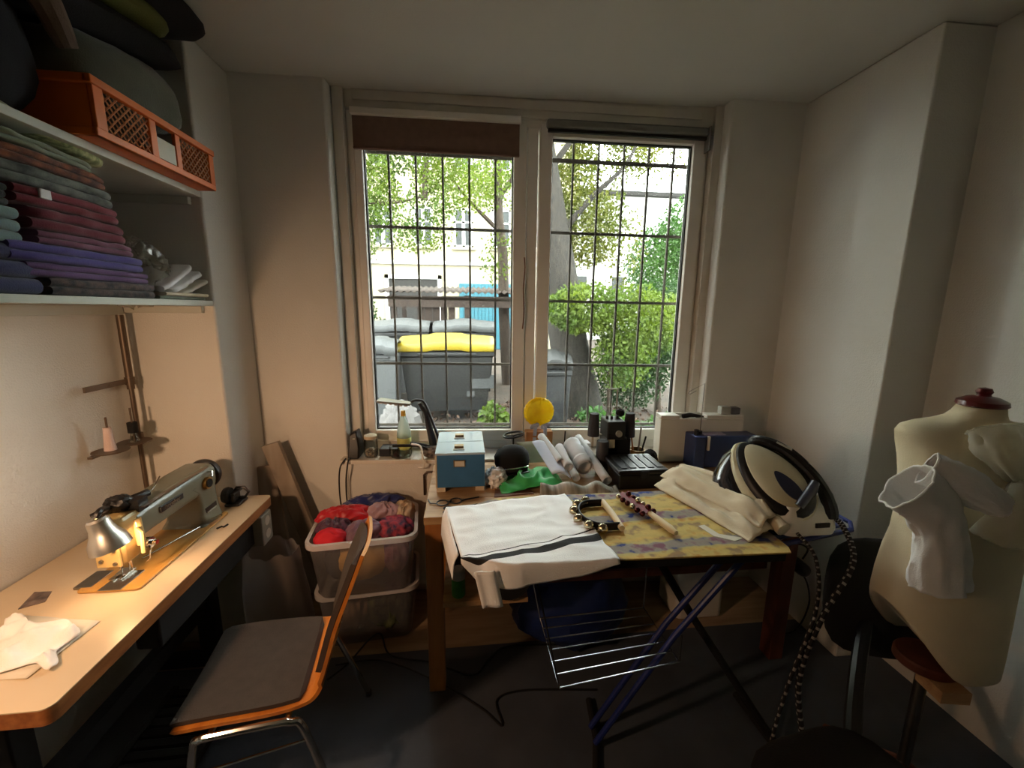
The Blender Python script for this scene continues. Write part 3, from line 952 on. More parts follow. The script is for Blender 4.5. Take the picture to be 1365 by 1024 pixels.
wh = B().lathe([(.012, -.012), (.05, -.012), (.062, -.004), (.064, .01), (.06, .022), (.045, .026), (.03, .022), (.02, .03), (.0, .03)], 28, frame((AX, 1.765, TT + .165), (1, 0, 0), (0, 0, -1), (0, 1, 0)))
mk('handwheel', wh, M_black, sm)
di = B().cyl((AX + .06, 1.672, TT + .165), (AX + .075, 1.672, TT + .165), .024, n=22)
dial = mk('stitch_dial', di, mat('brass', (170, 140, 84), .35, .9), sm)
mk('dial_cap', B().cyl((AX + .075, 1.672, TT + .165), (AX + .079, 1.672, TT + .165), .017, n=20), M_blackm, dial)
mk('reverse_lever', B().tube([(AX + .062, 1.69, TT + .205), (AX + .085, 1.68, TT + .21), (AX + .09, 1.668, TT + .192)], .004, 8), M_steel, sm)
mk('thread_hook', B().tube(smooth_path([(AX + .02, 1.42, TT + .21), (AX + .02, 1.42, TT + .235), (AX + .02, 1.46, TT + .238), (AX + .022, 1.50, TT + .268)]), .0022, 6).cyl((AX + .02, 1.42, TT + .205), (AX + .02, 1.42, TT + .225), .004), M_steel, sm)
mk('front_guide', B().box(AX + .0, AX + .05, 1.355, 1.395, TT + .205, TT + .245).blob((AX - .01, 1.36, TT + .235), (.035, .03, .026), .2, 3, 2).tube([(AX - .05, 1.31, TT + .215), (AX - .01, 1.34, TT + .235), (AX + .02, 1.44, TT + .235)], .013, 8), M_black, sm)
mk('arm_trim', B().box(AX + .048, AX + .063, 1.36, 1.70, TT + .219, TT + .222), M_dullsteel, sm)


def textmesh(body, size, M, m, parent, depth=.0006, name='lettering'):
    c = bpy.data.curves.new(name, 'FONT')
    c.body = body
    c.size = size
    c.extrude = depth
    c.align_x = 'CENTER'
    c.align_y = 'CENTER'
    tmp = bpy.data.objects.new('tmp_text', c)
    me = bpy.data.meshes.new_from_object(tmp)
    b = B(M)
    b.add([v.co for v in me.vertices], [tuple(p.vertices) for p in me.polygons])
    bpy.data.objects.remove(tmp)
    bpy.data.curves.remove(c)
    bpy.data.meshes.remove(me)
    return mk(name, b, m, parent, smooth=False)


bd = mk('name_badge', B().box(AX + .052, AX + .0605, 1.43, 1.545, TT + .162, TT + .184), M_black, sm, bevel=.003)
textmesh('brother', .024, frame((AX + .061, 1.487, TT + .173), (0, 1, 0), (0, 0, 1), (1, 0, 0)), M_steel, bd)
mk('model_plate', B().box(AX + .066, AX + .070, 1.64, 1.71, TT + .045, TT + .07), M_black, sm)
mk('plate_line', B().box(AX + .070, AX + .0715, 1.645, 1.705, TT + .047, TT + .053), M_lgrey, sm)
# hanging lamp of the machine: chrome shade with bulb
lp0 = V((AX + .045, 1.228, TT + .205))
ld = V((.22, .05, -.95)).normalized()
lx = ld.cross(V((0, 1, 0))).normalized()
LM = frame(lp0, lx * .95, ld.cross(lx) * .95, ld * .95)
sh = B(LM).lathe([(.004, -.052), (.022, -.052), (.028, -.045), (.030, -.02), (.036, .0), (.048, .022), (.053, .05), (.051, .05), (.046, .022), (.034, .0), (.028, -.02), (.026, -.043)], 26, caps=(False, False))
so = mk('lamp_shade', sh, mat('lamp_chrome', (216, 212, 204), .34, 1., var=.06), sm)
M_bulb = bpy.data.materials.new('warm_bulb')
M_bulb.use_nodes = True
_p = M_bulb.node_tree.nodes['Principled BSDF']
_p.inputs['Emission Color'].default_value = (1, .62, .28, 1)
_p.inputs['Emission Strength'].default_value = 30
mk('bulb', B(LM).lathe([(.0, -.02), (.012, -.018), (.014, 0), (.019, .018), (.018, .03), (.010, .038), (.0, .040)], 16, caps=(False, False)), M_bulb, so)
mk('lamp_arm', B().tube(smooth_path([lp0 - ld * .05, lp0 - ld * .06 + V((0, .02, .005)), (AX - .02, 1.33, TT + .235)]), .009, 8), M_black, sm)
lamp('machine_lamp_light', 'SPOT', tuple(lp0 + ld * .060), 5.0, WARM, .012, rot=V((-.55, -.75, -.05)).to_track_quat('Z', 'Y').to_euler(), spot=radians(138), blend=1.0)
lamp('machine_lamp_light', 'SPOT', tuple(lp0 + ld * .048), .7, WARM, .02, rot=(-ld).to_track_quat('Z', 'Y').to_euler(), spot=radians(150), blend=.8)

# bobbin winder and small things on the table
bw = thing('bobbin_winder', 'black bobbin winder bolted to the sewing table behind the handwheel', 'bobbin winder', (-1.02, 1.82, TT))
mk('bracket', B().box(-1.05, -.99, 1.79, 1.87, TT + .0005, TT + .012).box(-1.03, -1.015, 1.80, 1.86, TT + .012, TT + .055), M_black, bw, bevel=.004)
mk('wheel', B().lathe([(.006, -.012), (.032, -.012), (.036, 0), (.032, .012), (.006, .012)], 20, frame((-1.045, 1.815, TT + .045), (0, 1, 0), (0, 0, 1), (1, 0, 0))), M_rubber, bw)
wp = B()
wp.tube([(-1.01 + .033 * cos(a), 1.855, TT + .04 + .026 * sin(a)) for a in [2 * pi * k / 6 for k in range(6)]], .006, 6, loop=True)
wp.cyl((-1.015, 1.80, TT + .05), (-1.015, 1.87, TT + .05), .005)
mk('winder_arm', wp, M_black, bw)
gl = thing('tweezers', 'shiny tweezers and screwdriver lying on the machine bed', 'tool', (-1.05, 1.55, TT + .01))
mk('shank', B().cyl((-1.10, 1.40, TT + .014), (-1.035, 1.60, TT + .014), .0035), M_steel, gl)
mk('handle', B().tube([(-1.035, 1.60, TT + .0165), (-1.02, 1.645, TT + .0165), (-1.005, 1.69, TT + .0165)], [.006, .008, .005], 8), M_jar, gl)
tag(mk('button_hook', B().tube([(-.975, 1.60, TT + .004), (-.965, 1.615, TT + .004), (-.955, 1.61, TT + .004), (-.95, 1.63, TT + .004)], .0035, 6), M_blackm), 'small black clip lying by the sewing table front edge', 'clip')

# thread stand
M_stand = mat('brown_grey_tube', (112, 96, 82), .45, .6, var=.15)
ts = thing('thread_stand', 'tall metal thread stand with guide arm and two-spool tray by left wall', 'thread stand', (-1.385, 1.845, TT))
px_, py_ = -1.385, 1.845
mk('pole', B().cyl((px_, py_, TT + .0005), (px_, py_, 1.30), .0085, n=12).cyl((px_, py_, 1.28), (px_, py_, 1.585), .013, n=12), M_stand, ts)
mk('base_nut', B().cyl((px_, py_, TT + .0005), (px_, py_, TT + .02), .018, n=6), M_stand, ts)
ga = B().box(px_ - .004, px_ + .004, 1.635, py_, 1.305, 1.325)
ga.cyl((px_ + .0045, 1.645, 1.315), (px_ - .006, 1.645, 1.315), .007).cyl((px_ + .0045, 1.74, 1.315), (px_ + .006, 1.74, 1.315), .004)
mk('guide_arm', ga, M_stand, ts)
mk('clamp', B().cyl((px_, py_, 1.30), (px_, py_, 1.33), .017).cyl((px_, py_, 1.055), (px_, py_, 1.09), .017).cyl((px_, py_ - .02, 1.08), (px_, py_ - .035, 1.08), .006), M_stand, ts)
mk('tray_arm', B().box(px_ + .0, px_ + .018, 1.60, py_, 1.062, 1.070), M_stand, ts)
spots = ((-1.355, 1.665), (-1.350, 1.775))
for k, (x, y) in enumerate(spots):
    mk('tray', B().lathe([(.001, 1.070), (.055, 1.070), (.057, 1.073), (.055, 1.075), (.001, 1.0745)], 28, Matrix.Translation((x, y, 0))), M_stand, ts)
    mk('spindle', B().cyl((x, y, 1.075), (x, y, 1.205 if k == 0 else 1.215), .0035), M_stand, ts)
for k, (x, y) in enumerate(spots):
    t = thing('thread_spool', ('pink-white thread cone on the nearer tray of the thread stand', 'black thread reel on the farther tray of the thread stand')[k], 'spool', (x, y, 1.075))
    if k == 0:
        mk('cone', B().lathe([(.006, 1.0755), (.019, 1.0755), (.017, 1.10), (.012, 1.165), (.006, 1.165)], 18, Matrix.Translation((x, y, 0)), (True, True)), mat('pink_white_thread', (220, 196, 188), .8, bump=.4, bs=400), t)
    else:
        mk('tube', B().lathe([(.006, 1.0755), (.020, 1.0755), (.014, 1.085), (.011, 1.10), (.008, 1.115), (.005, 1.115)], 18, Matrix.Translation((x, y, 0))), M_jar, t)
        mk('thread', B().lathe([(.005, 1.112), (.017, 1.112), (.017, 1.155), (.005, 1.155)], 18, Matrix.Translation((x, y, 0))), M_blackm, t)

# ================================================================= CHAIR
M_ply = mat('orange_beech_ply', (222, 140, 56), .38, c2=(196, 112, 42), vs=5, stretch=(4, 1, 4), coat=.2)
M_pad = mat('dark_brown_grey_pad', (74, 66, 60), .9, var=.15, vs=30, bump=.35, bs=260)
ca = radians(7)
eb, es = V((cos(ca), sin(ca), 0)), V((-sin(ca), cos(ca), 0))
CO = V((-.645, 1.265, 0))
CM = frame(CO, eb, es, (0, 0, 1))
ch = thing('chair', 'wooden shell chair with dark padded seat and chrome tube frame', 'chair', CO)


def shell(off, ins, u0, u1, dz):
    """curved ply: path in (x back, z) runs along the seat then up the back; width varies"""
    path = smooth_path([(-.205, 0, .437), (-.19, 0, .446), (-.1, 0, .448), (.05, 0, .442), (.13, 0, .442), (.165, 0, .455), (.19, 0, .50), (.215, 0, .58), (.245, 0, .68), (.285, 0, .78), (.325, 0, .872)], 5)
    wid = smooth_path([(.185, 0, 0), (.196, 0, 0), (.198, 0, 0), (.194, 0, 0), (.182, 0, 0), (.172, 0, 0), (.166, 0, 0), (.175, 0, 0), (.182, 0, 0), (.172, 0, 0), (.125, 0, 0)], 5)
    n = len(path)
    nw = 12
    return path, wid, n, nw


path, wid, n_, nw = shell(0, 0, 0, 0, 0)


def shellpt(i, w, lift, ins=0.):
    t = (path[min(i + 1, n_ - 1)] - path[max(i - 1, 0)]).normalized()
    nrm = V((-t.z, 0, t.x))
    hw = wid[i].x - ins
    bowl = .012 * (abs(w) ** 2) if i > n_ * .55 else .004 * w * w
    p = path[i] + nrm * (lift + bowl)
    return V((p.x, w * hw, p.z))


sb_ = B(CM)
sb_.ring([[shellpt(i, -1 + 2 * k / nw, -.006) for k in range(nw + 1)] + [shellpt(i, 1 - 2 * k / nw, .005) for k in range(nw + 1)] for i in range(n_)])
mk('seat_shell', sb_, M_ply, ch)
i0, i1 = 2, int(n_ * .415)
pb_ = B(CM).ring([[shellpt(i, -1 + 2 * k / nw, .006, .014 + (.03 if i in (i0, i1 - 1) else 0)) for k in range(nw + 1)] + [shellpt(i, 1 - 2 * k / nw, .006 + (.002 if i in (i0, i1 - 1) else .013), .014 + (.03 if i in (i0, i1 - 1) else 0)) for k in range(nw + 1)] for i in range(i0, i1)])
mk('seat_pad', pb_, M_pad, ch)
i0, i1 = int(n_ * .60), n_ - 1
pb_ = B(CM).ring([[shellpt(i, -1 + 2 * k / nw, .006, .014 + (.035 if i in (i0, i1 - 1) else 0)) for k in range(nw + 1)] + [shellpt(i, 1 - 2 * k / nw, .006 + (.002 if i in (i0, i1 - 1) else .016), .014 + (.035 if i in (i0, i1 - 1) else 0)) for k in range(nw + 1)] for i in range(i0, i1)])
mk('back_pad', pb_, M_pad, ch)
for s in (-1, 1):
    y = s * .205
    pth = smooth_path([(-.20, y * 1.16, .012), (-.175, y * 1.1, .22), (-.152, y, .40), (-.135, y, .422), (-.10, y, .426), (.06, y, .426), (.10, y, .42), (.13, y, .395), (.19, y * 1.1, .21), (.255, y * 1.18, .012)], 5)
    fr = mk('side_frame', B(CM).tube(pth, .0105, 10), M_steel, ch)
    for x in (-.20, .255):
        mk('foot_cap', B(CM).cyl((x, y * 1.17, .0045), (x, y * 1.17, .022), .013), M_rubber, fr)
    mk('side_wire', B(CM).tube([(-.165, y * 1.06, .32), (.14, y * 1.04, .355)], .004, 6), M_steel, ch)
for x in (-.11, .09):
    mk('crossbar', B(CM).tube([(x, -.205, .426), (x, .205, .426)], .009, 8), M_steel, ch)
# INSERT-2

# ================================================================= CORNER: PLANKS, SACK, TUBS
M_plank = mat('grey_white_plank', (170, 156, 140), .6, c2=(140, 124, 108), vs=5, stretch=(3, 3, .5))
for (x0, z0, x1, z1, y0, y1, w, d, lab) in ((-.70, .012, -.985, .94, 2.085, 2.115, .085, .03, 'pale grey-white plank leaning against the wall left of the clothes tubs'),
                                    (-.93, .012, -1.03, .82, 2.06, 2.12, .10, .02, 'duller brownish plank standing in the corner behind the pale plank')):
    a = V((x1 - x0, y1 - y0, z1 - z0))
    L = a.length
    a.normalize()
    yv = V((0, 1, 0))
    xv = yv.cross(a).normalized()
    yv = a.cross(xv)
    pl = B(frame((x0, y0, z0), xv, yv, a)).box(-w / 2, w / 2, -d / 2, d / 2, 0, L)
    tag(mk('plank', pl, M_plank, bevel=.003), lab, 'plank')

M_gauze = clear('grey_gauze', (225, 220, 216), .01, .6, .7, (176, 166, 160))


def sackfn():
    b = B()
    rings = []
    for j in range(15):
        t = j / 14
        rg = []
        for i in range(36):
            a = 2 * pi * i / 36
            k = 1 + .10 * nz(cos(a) * 2.2, sin(a) * 2.2, t * 2) + .05 * nz(cos(a) * 6, sin(a) * 6, t * 3)
            rx = (.125 + .015 * sin(t * pi)) * (1 - .1 * t)
            ry = (.12 + .02 * sin(t * pi)) * (1 - .2 * t)
            z_ = .006 + .55 * t + .05 * t * nz(cos(a) * 2, sin(a) * 2, 4) - .02 * t * cos(a)
            rg.append((-.862 + rx * k * cos(a) - .02 * t, 1.80 + ry * k * sin(a), z_))
        rings.append(rg)
    return b.ring(rings, True, (True, False))


tag(mk('gauze_sack', sackfn(), M_gauze, angle=70), 'grey translucent gauze sack slumped on the floor between table and tubs', 'sack')


def tub(label, cx, cy, z0, w, d, h, rz, grp):
    t = thing('storage_tub', label, 'tub', (cx, cy, z0), grp)
    M = rotz(rz, (cx, cy, z0))
    b = B(M)
    r = [[(x * k, y * k, z_) for x, y in rrect(-w / 2, w / 2, -d / 2, d / 2, .05)] for k, z_ in ((.86, .002), (.88, .012), (.99, h - .02), (.99, h))]
    inner = [[(x * k, y * k, z_) for x, y in rrect(-w / 2, w / 2, -d / 2, d / 2, .05)] for k, z_ in ((.975, h), (.865, .016), (.84, .008))]
    b.ring(r, True, (True, False))
    mk('tub_body', b, M_tub, t)
    rm = B(M)
    o_, i_ = rrect(-w / 2 - .012, w / 2 + .012, -d / 2 - .012, d / 2 + .012, .06), rrect(-w / 2 + .004, w / 2 - .004, -d / 2 + .004, d / 2 - .004, .048)
    rm.ring([[(x, y, h - .022) for x, y in o_], [(x, y, h + .003) for x, y in o_], [(x, y, h + .003) for x, y in i_], [(x, y, h - .0) for x, y in i_]], True, (False, False))
    mk('rim', rm, mat('milky_rim', (236, 232, 232), .35, trans=.4), t)
    return t, M


TR = radians(5.5)
tub('lower clear plastic tub on the floor, under the one of clothes', -.49, 1.955, .004, .46, .30, .29, TR, 'clear storage tubs')
tub('upper clear plastic tub heaped with colourful clothes', -.49, 1.93, .300, .47, .345, .285, TR, 'clear storage tubs')
TM = rotz(TR, (-.49, 1.93, 0))


def crum(name, label, cat, c, r, m, seed, amp=.24, fr=2.3, M=None, grp='clothes heaped in the upper tub', flat=None):
    """a crumpled garment: soft mound with long ridged folds running across it"""
    b = B(M)
    NU_, NV_ = 64, 34
    ca_, sa_ = cos(seed * 1.3), sin(seed * 1.3)
    rings = []
    for jj in range(NV_):
        ph = ((jj + .5) / NV_ - .5) * pi
        rg = []
        for ii in range(NU_):
            a_ = 2 * pi * ii / NU_
            d = V((cos(a_) * cos(ph), sin(a_) * cos(ph), sin(ph)))
            x = d.x * ca_ + d.y * sa_
            y = -d.x * sa_ + d.y * ca_
            w_ = .7 * noise.noise(V((x * 1.1, y * 1.1, seed)))
            f = 1 - 2.1 * abs(noise.noise(V((x * fr * .55 + w_, y * fr * 1.5 + w_ * 2, d.z * .8 + seed * 3.7))))
            k_ = 1 + amp * f + .25 * amp * noise.noise(d * 3.1 + V((seed, 0, 0)))
            rg.append((c[0] + d.x * r[0] * k_, c[1] + d.y * r[1] * k_, c[2] + d.z * r[2] * (k_ + amp * .5 * f)))
        rings.append(rg)
    b.ring(rings, True, (True, True))
    return tag(mk(name, b, m, angle=80), label, cat, grp)


def silk(name, c, rough=.42, **k):
    return mat(name, c, rough, var=.3, vs=12, sheen=.3, bump=.15, bs=120, **k)


M_patt = mat('red_blue_floral_cloth', (176, 66, 84), .85, c2=(52, 44, 74), vs=34, detail=2)
crum('garment', 'scarlet satin garment sprawled over the left of the clothes tub', 'garment', (-.10, .05, .60), (.125, .05, .042), silk('scarlet_satin', (200, 18, 36)), 3, M=TM)
crum('garment', 'plain red garment bulging at the front left of the clothes tub', 'garment', (-.145, -.105, .573), (.07, .05, .046), mat('red_jersey', (206, 24, 44), .8, var=.1), 5, .08, M=TM)
crum('garment', 'royal blue satin garment at the back of the clothes tub', 'garment', (.03, .12, .615), (.135, .04, .046), silk('royal_blue_satin', (34, 46, 112)), 8, .26, M=TM)
crum('garment', 'dark plum garment along the left side of the clothes tub', 'garment', (-.145, -.03, .578), (.07, .055, .045), silk('plum_cloth', (86, 44, 74), .6), 11, M=TM)
crum('garment', 'mauve-grey garment in the middle of the clothes tub', 'garment', (.0, -.08, .575), (.075, .065, .045), silk('mauve_grey_cloth', (126, 90, 112), .6), 15, M=TM)
crum('garment', 'dusty pink garment lying right of the blue satin in clothes tub', 'garment', (.075, .045, .602), (.075, .055, .042), silk('dusty_pink_cloth', (182, 142, 150), .6), 18, M=TM)
crum('garment', 'red and blue floral garment at the right of clothes tub', 'garment', (.135, -.055, .576), (.085, .065, .042), M_patt, 21, .16, M=TM)
crum('garment', 'beige garment at the right back of the clothes tub', 'garment', (.175, .06, .592), (.05, .07, .042), mat('beige_cloth', (202, 178, 150), .85), 25, M=TM)
crum('garment', 'white lace edge of a garment hanging at the tub left rim', 'garment', (-.175, .095, .575), (.04, .035, .03), M_cotton, 28, .3, M=TM)
crum('garment', 'orange-tan garment pressed against the front inside the upper tub', 'garment', (-.02, -.06, .43), (.12, .08, .09), mat('tan_cloth', (206, 164, 96), .85), 31, .1, M=TM)
crum('garment', 'dark grey garment low in the left of the upper tub', 'garment', (-.13, .0, .43), (.065, .11, .10), mat('charcoal_jersey', (56, 56, 60), .9), 34, .1, M=TM)
crum('garment', 'pale striped garment inside the right of the upper tub', 'garment', (.13, -.02, .43), (.065, .11, .09), mat('pale_stripe_cloth', (190, 150, 150), .85, c2=(130, 80, 96), vs=18), 37, .12, M=TM)
M_moss = mat('moss_green_cloth', (98, 104, 64), .85, c2=(40, 44, 40), vs=20)
crum('garment', 'moss green and dark bundle inside the lower tub', 'garment', (-.40, 1.93, .12), (.10, .10, .09), M_moss, 40, .2, grp=None or 'garments in the lower tub')
crum('garment', 'faded brown bundle inside the left of the lower tub', 'garment', (-.58, 1.95, .12), (.08, .11, .10), mat('faded_brown_cloth', (128, 106, 84), .85), 43, .2, grp='garments in the lower tub')

# cables on the floor
M_cable = mat('black_cable', (18, 18, 19), .5)


def cable(label, pts, r=.0042, m=None, name='cable', cat='cable', k=7):
    return tag(mk(name, B().tube(smooth_path(pts, k), r, 7), m or M_cable), label, cat)


cable('black cable looping on the floor in front of the clothes tubs', [(-.62, 1.62, .009), (-.55, 1.70, .009), (-.47, 1.79, .05), (-.42, 1.80, .06), (-.38, 1.74, .012), (-.30, 1.70, .009), (-.18, 1.67, .009), (-.08, 1.62, .009), (.03, 1.58, .009), (.10, 1.66, .009), (.20, 1.72, .009), (.5, 1.70, .009)])
cable('black cable crossing straight under the pine bench leg', [(-.60, 1.685, .019), (-.40, 1.69, .019), (-.15, 1.56, .019), (.05, 1.42, .009), (.13, 1.34, .009), (.12, 1.45, .009), (.25, 1.48, .009), (.55, 1.45, .009)])

# ================================================================= PINE WORK BENCH
BT = .815
wbn = thing('work_bench', 'pine work bench with pale top under the window, half buried in sewing things', 'bench', (.66, 1.8, 0))
for i, (y0, y1) in enumerate(((1.512, 1.67), (1.672, 1.83), (1.832, 1.975), (1.977, 2.085))):
    mk('top_plank', B().box(-.168, 1.50, y0, y1, BT - .032, BT), M_pine, wbn, bevel=.002)
for x0, y0, m in ((-.165, 1.516, M_oak), (-.165, 2.01, M_oak), (1.41, 1.516, M_redwood), (1.41, 2.01, M_redwood)):
    mk('leg', B().box(x0, x0 + .068, y0, y0 + .068, .005, BT - .033), m, wbn, bevel=.004)
mk('apron', B().box(-.09, 1.40, 1.53, 1.555, BT - .12, BT - .033), M_oak, wbn)
mk('apron', B().box(-.155, -.13, 1.59, 2.0, BT - .12, BT - .033), M_oak, wbn)
mk('shelf_board', B().box(-.095, .24, 1.43, 1.98, .475, .497), M_pine, wbn, bevel=.002)
mk('shelf_rail', B().box(-.095, 1.40, 1.59, 1.625, .435, .474), M_redwood, wbn)
mk('stretcher', B().box(-.155, -.12, 1.59, 2.0, .40, .46), M_oak, wbn)

# on and under the shelf
cn = thing('spray_can', 'green can with grey cap on the lower shelf of the pine bench', 'can', (-.035, 1.47, .498))
mk('can', B().lathe([(.024, .499), (.027, .503), (.027, .565), (.023, .575)], 20, Matrix.Translation((-.035, 1.47, 0))), mat('green_can_paint', (66, 150, 62), .4, c2=(50, 120, 50), vs=30), cn)
mk('cap', B().lathe([(.025, .575), (.028, .577), (.027, .612), (.02, .618)], 20, Matrix.Translation((-.035, 1.47, 0))), M_lgrey, cn)
cable('thin dark wire curling behind the green can', [(-.03, 1.52, .50), (-.02, 1.53, .60), (.03, 1.53, .64), (.07, 1.52, .60), (.06, 1.50, .54), (.09, 1.49, .505)], .003)
tag(mk('glass_bottle', B().lathe([(.02, .4985), (.024, .505), (.024, .61), (.010, .65), (.010, .69), (.0, .69)], 18, Matrix.Translation((-.045, 1.62, 0))), mat('brown_bottle_glass', (58, 34, 24), .1, coat=.5)), 'dark brown bottle on the bench lower shelf behind the green can', 'bottle')
bl = B().lathe([(.03, -.05), (.085, -.05), (.09, -.03), (.09, .03), (.085, .05), (.03, .05)], 26, frame((.16, 1.46, .59), (1, 0, 0), (0, 0, -1), (0, 1, 0)))
tag(mk('tape_reel', bl, M_blackm), 'black reel standing on the bench lower shelf under the white towel', 'reel')
M_bluebag = mat('navy_tarpaulin', (30, 48, 104), .5, var=.3, vs=8, bump=.2, bs=40)
tag(mk('blue_bag', B().blob((.50, 1.76, .22), (.27, .18, .215), .12, 1.8, 4, 40, 24, .006), M_bluebag), 'big dark blue bag on the floor under the pine bench', 'bag')
tag(mk('blue_bag', B().blob((.44, 1.76, .555), (.17, .12, .11), .12, 1.8, 14, 36, 20), M_bluebag), 'smaller dark blue bag stuffed above the big one under the bench', 'bag')
wc = thing('white_canister', 'off-white plastic canister standing under the right of the pine bench', 'canister', (1.22, 1.86, 0))
mk('canister_body', B().prism(rrect(1.10, 1.36, 1.80, 2.02, .03), .006, .40), M_white, wc, bevel=.01)
mk('canister_cap', B().cyl((1.3, 1.9, .40), (1.3, 1.9, .43), .03), M_blackm, wc)
pd = thing('pedal', 'black foot pedal with its cord hanging behind the reddish bench leg', 'pedal', (1.58, 1.62, .38))
mk('pedal_body', slab((1.585, 1.62, .42), (.045, 0, -.035), (0, .05, 0), (.02, 0, .025), 7, 3, .03), M_black, pd)
mk('cord', B().tube(smooth_path([(1.60, 1.62, .40), (1.64, 1.6, .32), (1.66, 1.6, .2), (1.62, 1.62, .05), (1.5, 1.66, .012)], 6), .004, 7), M_cable, pd)
mk('cord_loop', B().tube(smooth_path([(1.56, 1.62, .44), (1.54, 1.62, .50), (1.58, 1.62, .53), (1.63, 1.62, .50), (1.61, 1.62, .45)], 6), .004, 7), M_cable, pd)

# blue drawer boxes
M_bbox = mat('petrol_blue_board', (58, 114, 164), .55, var=.1, vs=20)
M_bside = mat('pale_wood_side', (206, 190, 164), .6)
M_bback = mat('brass_label', (150, 130, 100), .35, .8)


def filebox(label, y0, y1):
    t = thing('file_box', label, 'box', (-.03, (y0 + y1) / 2, BT), 'blue file boxes')
    x0, x1 = -.135, .083
    mk('box_body', B().box(x0 + .008, x1, y0 + .008, y1, BT + .022, BT + .172), M_bbox, t, bevel=.003)
    mk('front_panel', B().box(x0 + .008, x1, y0, y0 + .007, BT + .022, BT + .178), M_bbox, t, bevel=.002)
    mk('side_board', B().box(x0, x0 + .007, y0, y1, BT + .022, BT + .18), M_bside, t)
    mk('lid', B().box(x0, x1 + .002, y0 - .002, y1, BT + .173, BT + .183), mat('sky_reflection_lid', (178, 200, 220), .16, var=.04), t, bevel=.002)  # pale blue top: the sky's reflection is put into the lid colour
    for x in (x0 + .004, x1 - .042):
        mk('foot', B().box(x, x + .038, y0 + .004, y0 + .06, BT + .0005, BT + .021), M_bside, t)
    lb = mk('label_holder', B().box(-.055, -.003, y0 - .004, y0 - .0002, BT + .118, BT + .15), M_bback, t, bevel=.001)
    mk('label_card', B().box(-.050, -.008, y0 - .0052, y0 - .0041, BT + .122, BT + .146), M_paperw, lb)
    lt_ = mk('lid_handle', B().box(-.052, -.010, y0 + .055, y0 + .085, BT + .184, BT + .196), M_bback, t, bevel=.002)
    mk('handle_plate', B().box(-.056, -.006, y0 + .035, y0 + .054, BT + .1835, BT + .186), M_dullsteel, lt_)


filebox('nearer blue file box with brass label holder on the pine bench', 1.733, 1.892)
filebox('farther blue file box, behind the nearer one by the sill', 1.898, 2.058)

# small stuff on the left of the bench
gs = thing('eyeglasses', 'folded black eyeglasses lying at the left end of the pine bench', 'eyeglasses', (-.07, 1.60, BT))
g = B()
for dx in (0, .055):
    g.tube([(-.10 + dx + .024 * cos(a), 1.62 + .017 * sin(a) + dx * .25, BT + .006 + .004 * sin(a)) for a in [2 * pi * k / 14 for k in range(14)]], .003, 6, loop=True)
g.tube([(-.076, 1.622, BT + .008), (-.069, 1.626, BT + .010), (-.062, 1.63, BT + .008)], .003, 6)
mk('rims', g, M_black, gs)
mk('temple', B().tube([(-.02, 1.635, BT + .006), (.0, 1.645, BT + .006), (.055, 1.665, BT + .0045)], .003, 6), M_black, gs)
mk('temple', B().tube([(-.125, 1.615, BT + .006), (-.15, 1.62, BT + .006), (-.162, 1.66, BT + .004)], .003, 6), M_black, gs)
sc = thing('scissors', 'dark scissors lying on the bench left of the white towel', 'scissors', (.0, 1.58, BT))
for s in (-1, 1):
    mk('blade', B(frame((-.04, 1.565, BT + .004 + .003 * (s > 0)), (.96, .28 + .05 * s, 0), (-.28, .96, 0), (0, 0, 1))).prism([(-.01, -.004), (.08, -.002), (.09, .002), (-.01, .006)], 0, .0025), M_dullsteel, sc)
    mk('handle', B().tube([(-.075 + .017 * cos(a), 1.555 + s * .017 + .012 * sin(a), BT + .006) for a in [2 * pi * k / 12 for k in range(12)]], .0035, 6, loop=True), M_black, sc)
for (lab, pts, m, h) in (('brown leather scrap lying flat on the bench right of the boxes', [(.12, 1.66), (.30, 1.68), (.29, 1.72), (.20, 1.71), (.13, 1.74)], mat('brown_leather', (112, 74, 54), .6, var=.2), .004),
                         ('black cloth scrap on the bench beside the blue file box', [(.10, 1.76), (.20, 1.75), (.235, 1.79), (.16, 1.83), (.11, 1.82)], M_blackm, .016)):
    tag(mk('scrap', B().prism(pts, BT + .0006, BT + h), m, bevel=.0015), lab, 'scrap')
tag(mk('marker_pen', B().cyl((.20, 1.765, BT + .024), (.31, 1.765, BT + .012), .007, n=12), M_white), 'white marker pen lying below the green cloth', 'pen')

# hat, green cloth, papers
ht = thing('cap', 'black velvet peaked cap with silver cord on top of the green cloth', 'cap', (.225, 1.86, BT + .07))
HM = frame((.222, 1.85, .885), (1, 0, .10), (0, .97, -.22), (-.10, .22, .97))
mk('crown', B(HM).lathe([(.0, .100), (.03, .098), (.062, .084), (.083, .054), (.084, .020), (.075, -.008), (.071, -.028), (.0, -.028)], 34, ex=1.0, ey=.9), mat('black_velvet', (14, 13, 14), .95), ht)
mk('silver_cord', B(HM).tube([(.0775 * cos(a), .0775 * .9 * sin(a), -.008 - .004 * sin(a)) for a in [2 * pi * k / 40 for k in range(40)]], .0032, 6, loop=True), M_steel, ht)
vz = B(HM)
vz.ring([[(r * cos(a), r * .9 * sin(a), -.022 - (r - .07) * .45) for a in [pi * 1.28 + pi * .52 * k / 16 for k in range(17)]] for r in (.072, .083, .092)], closed=False)
mk('peak', vz, mat('black_patent', (14, 14, 15), .15), ht, solid=.003)


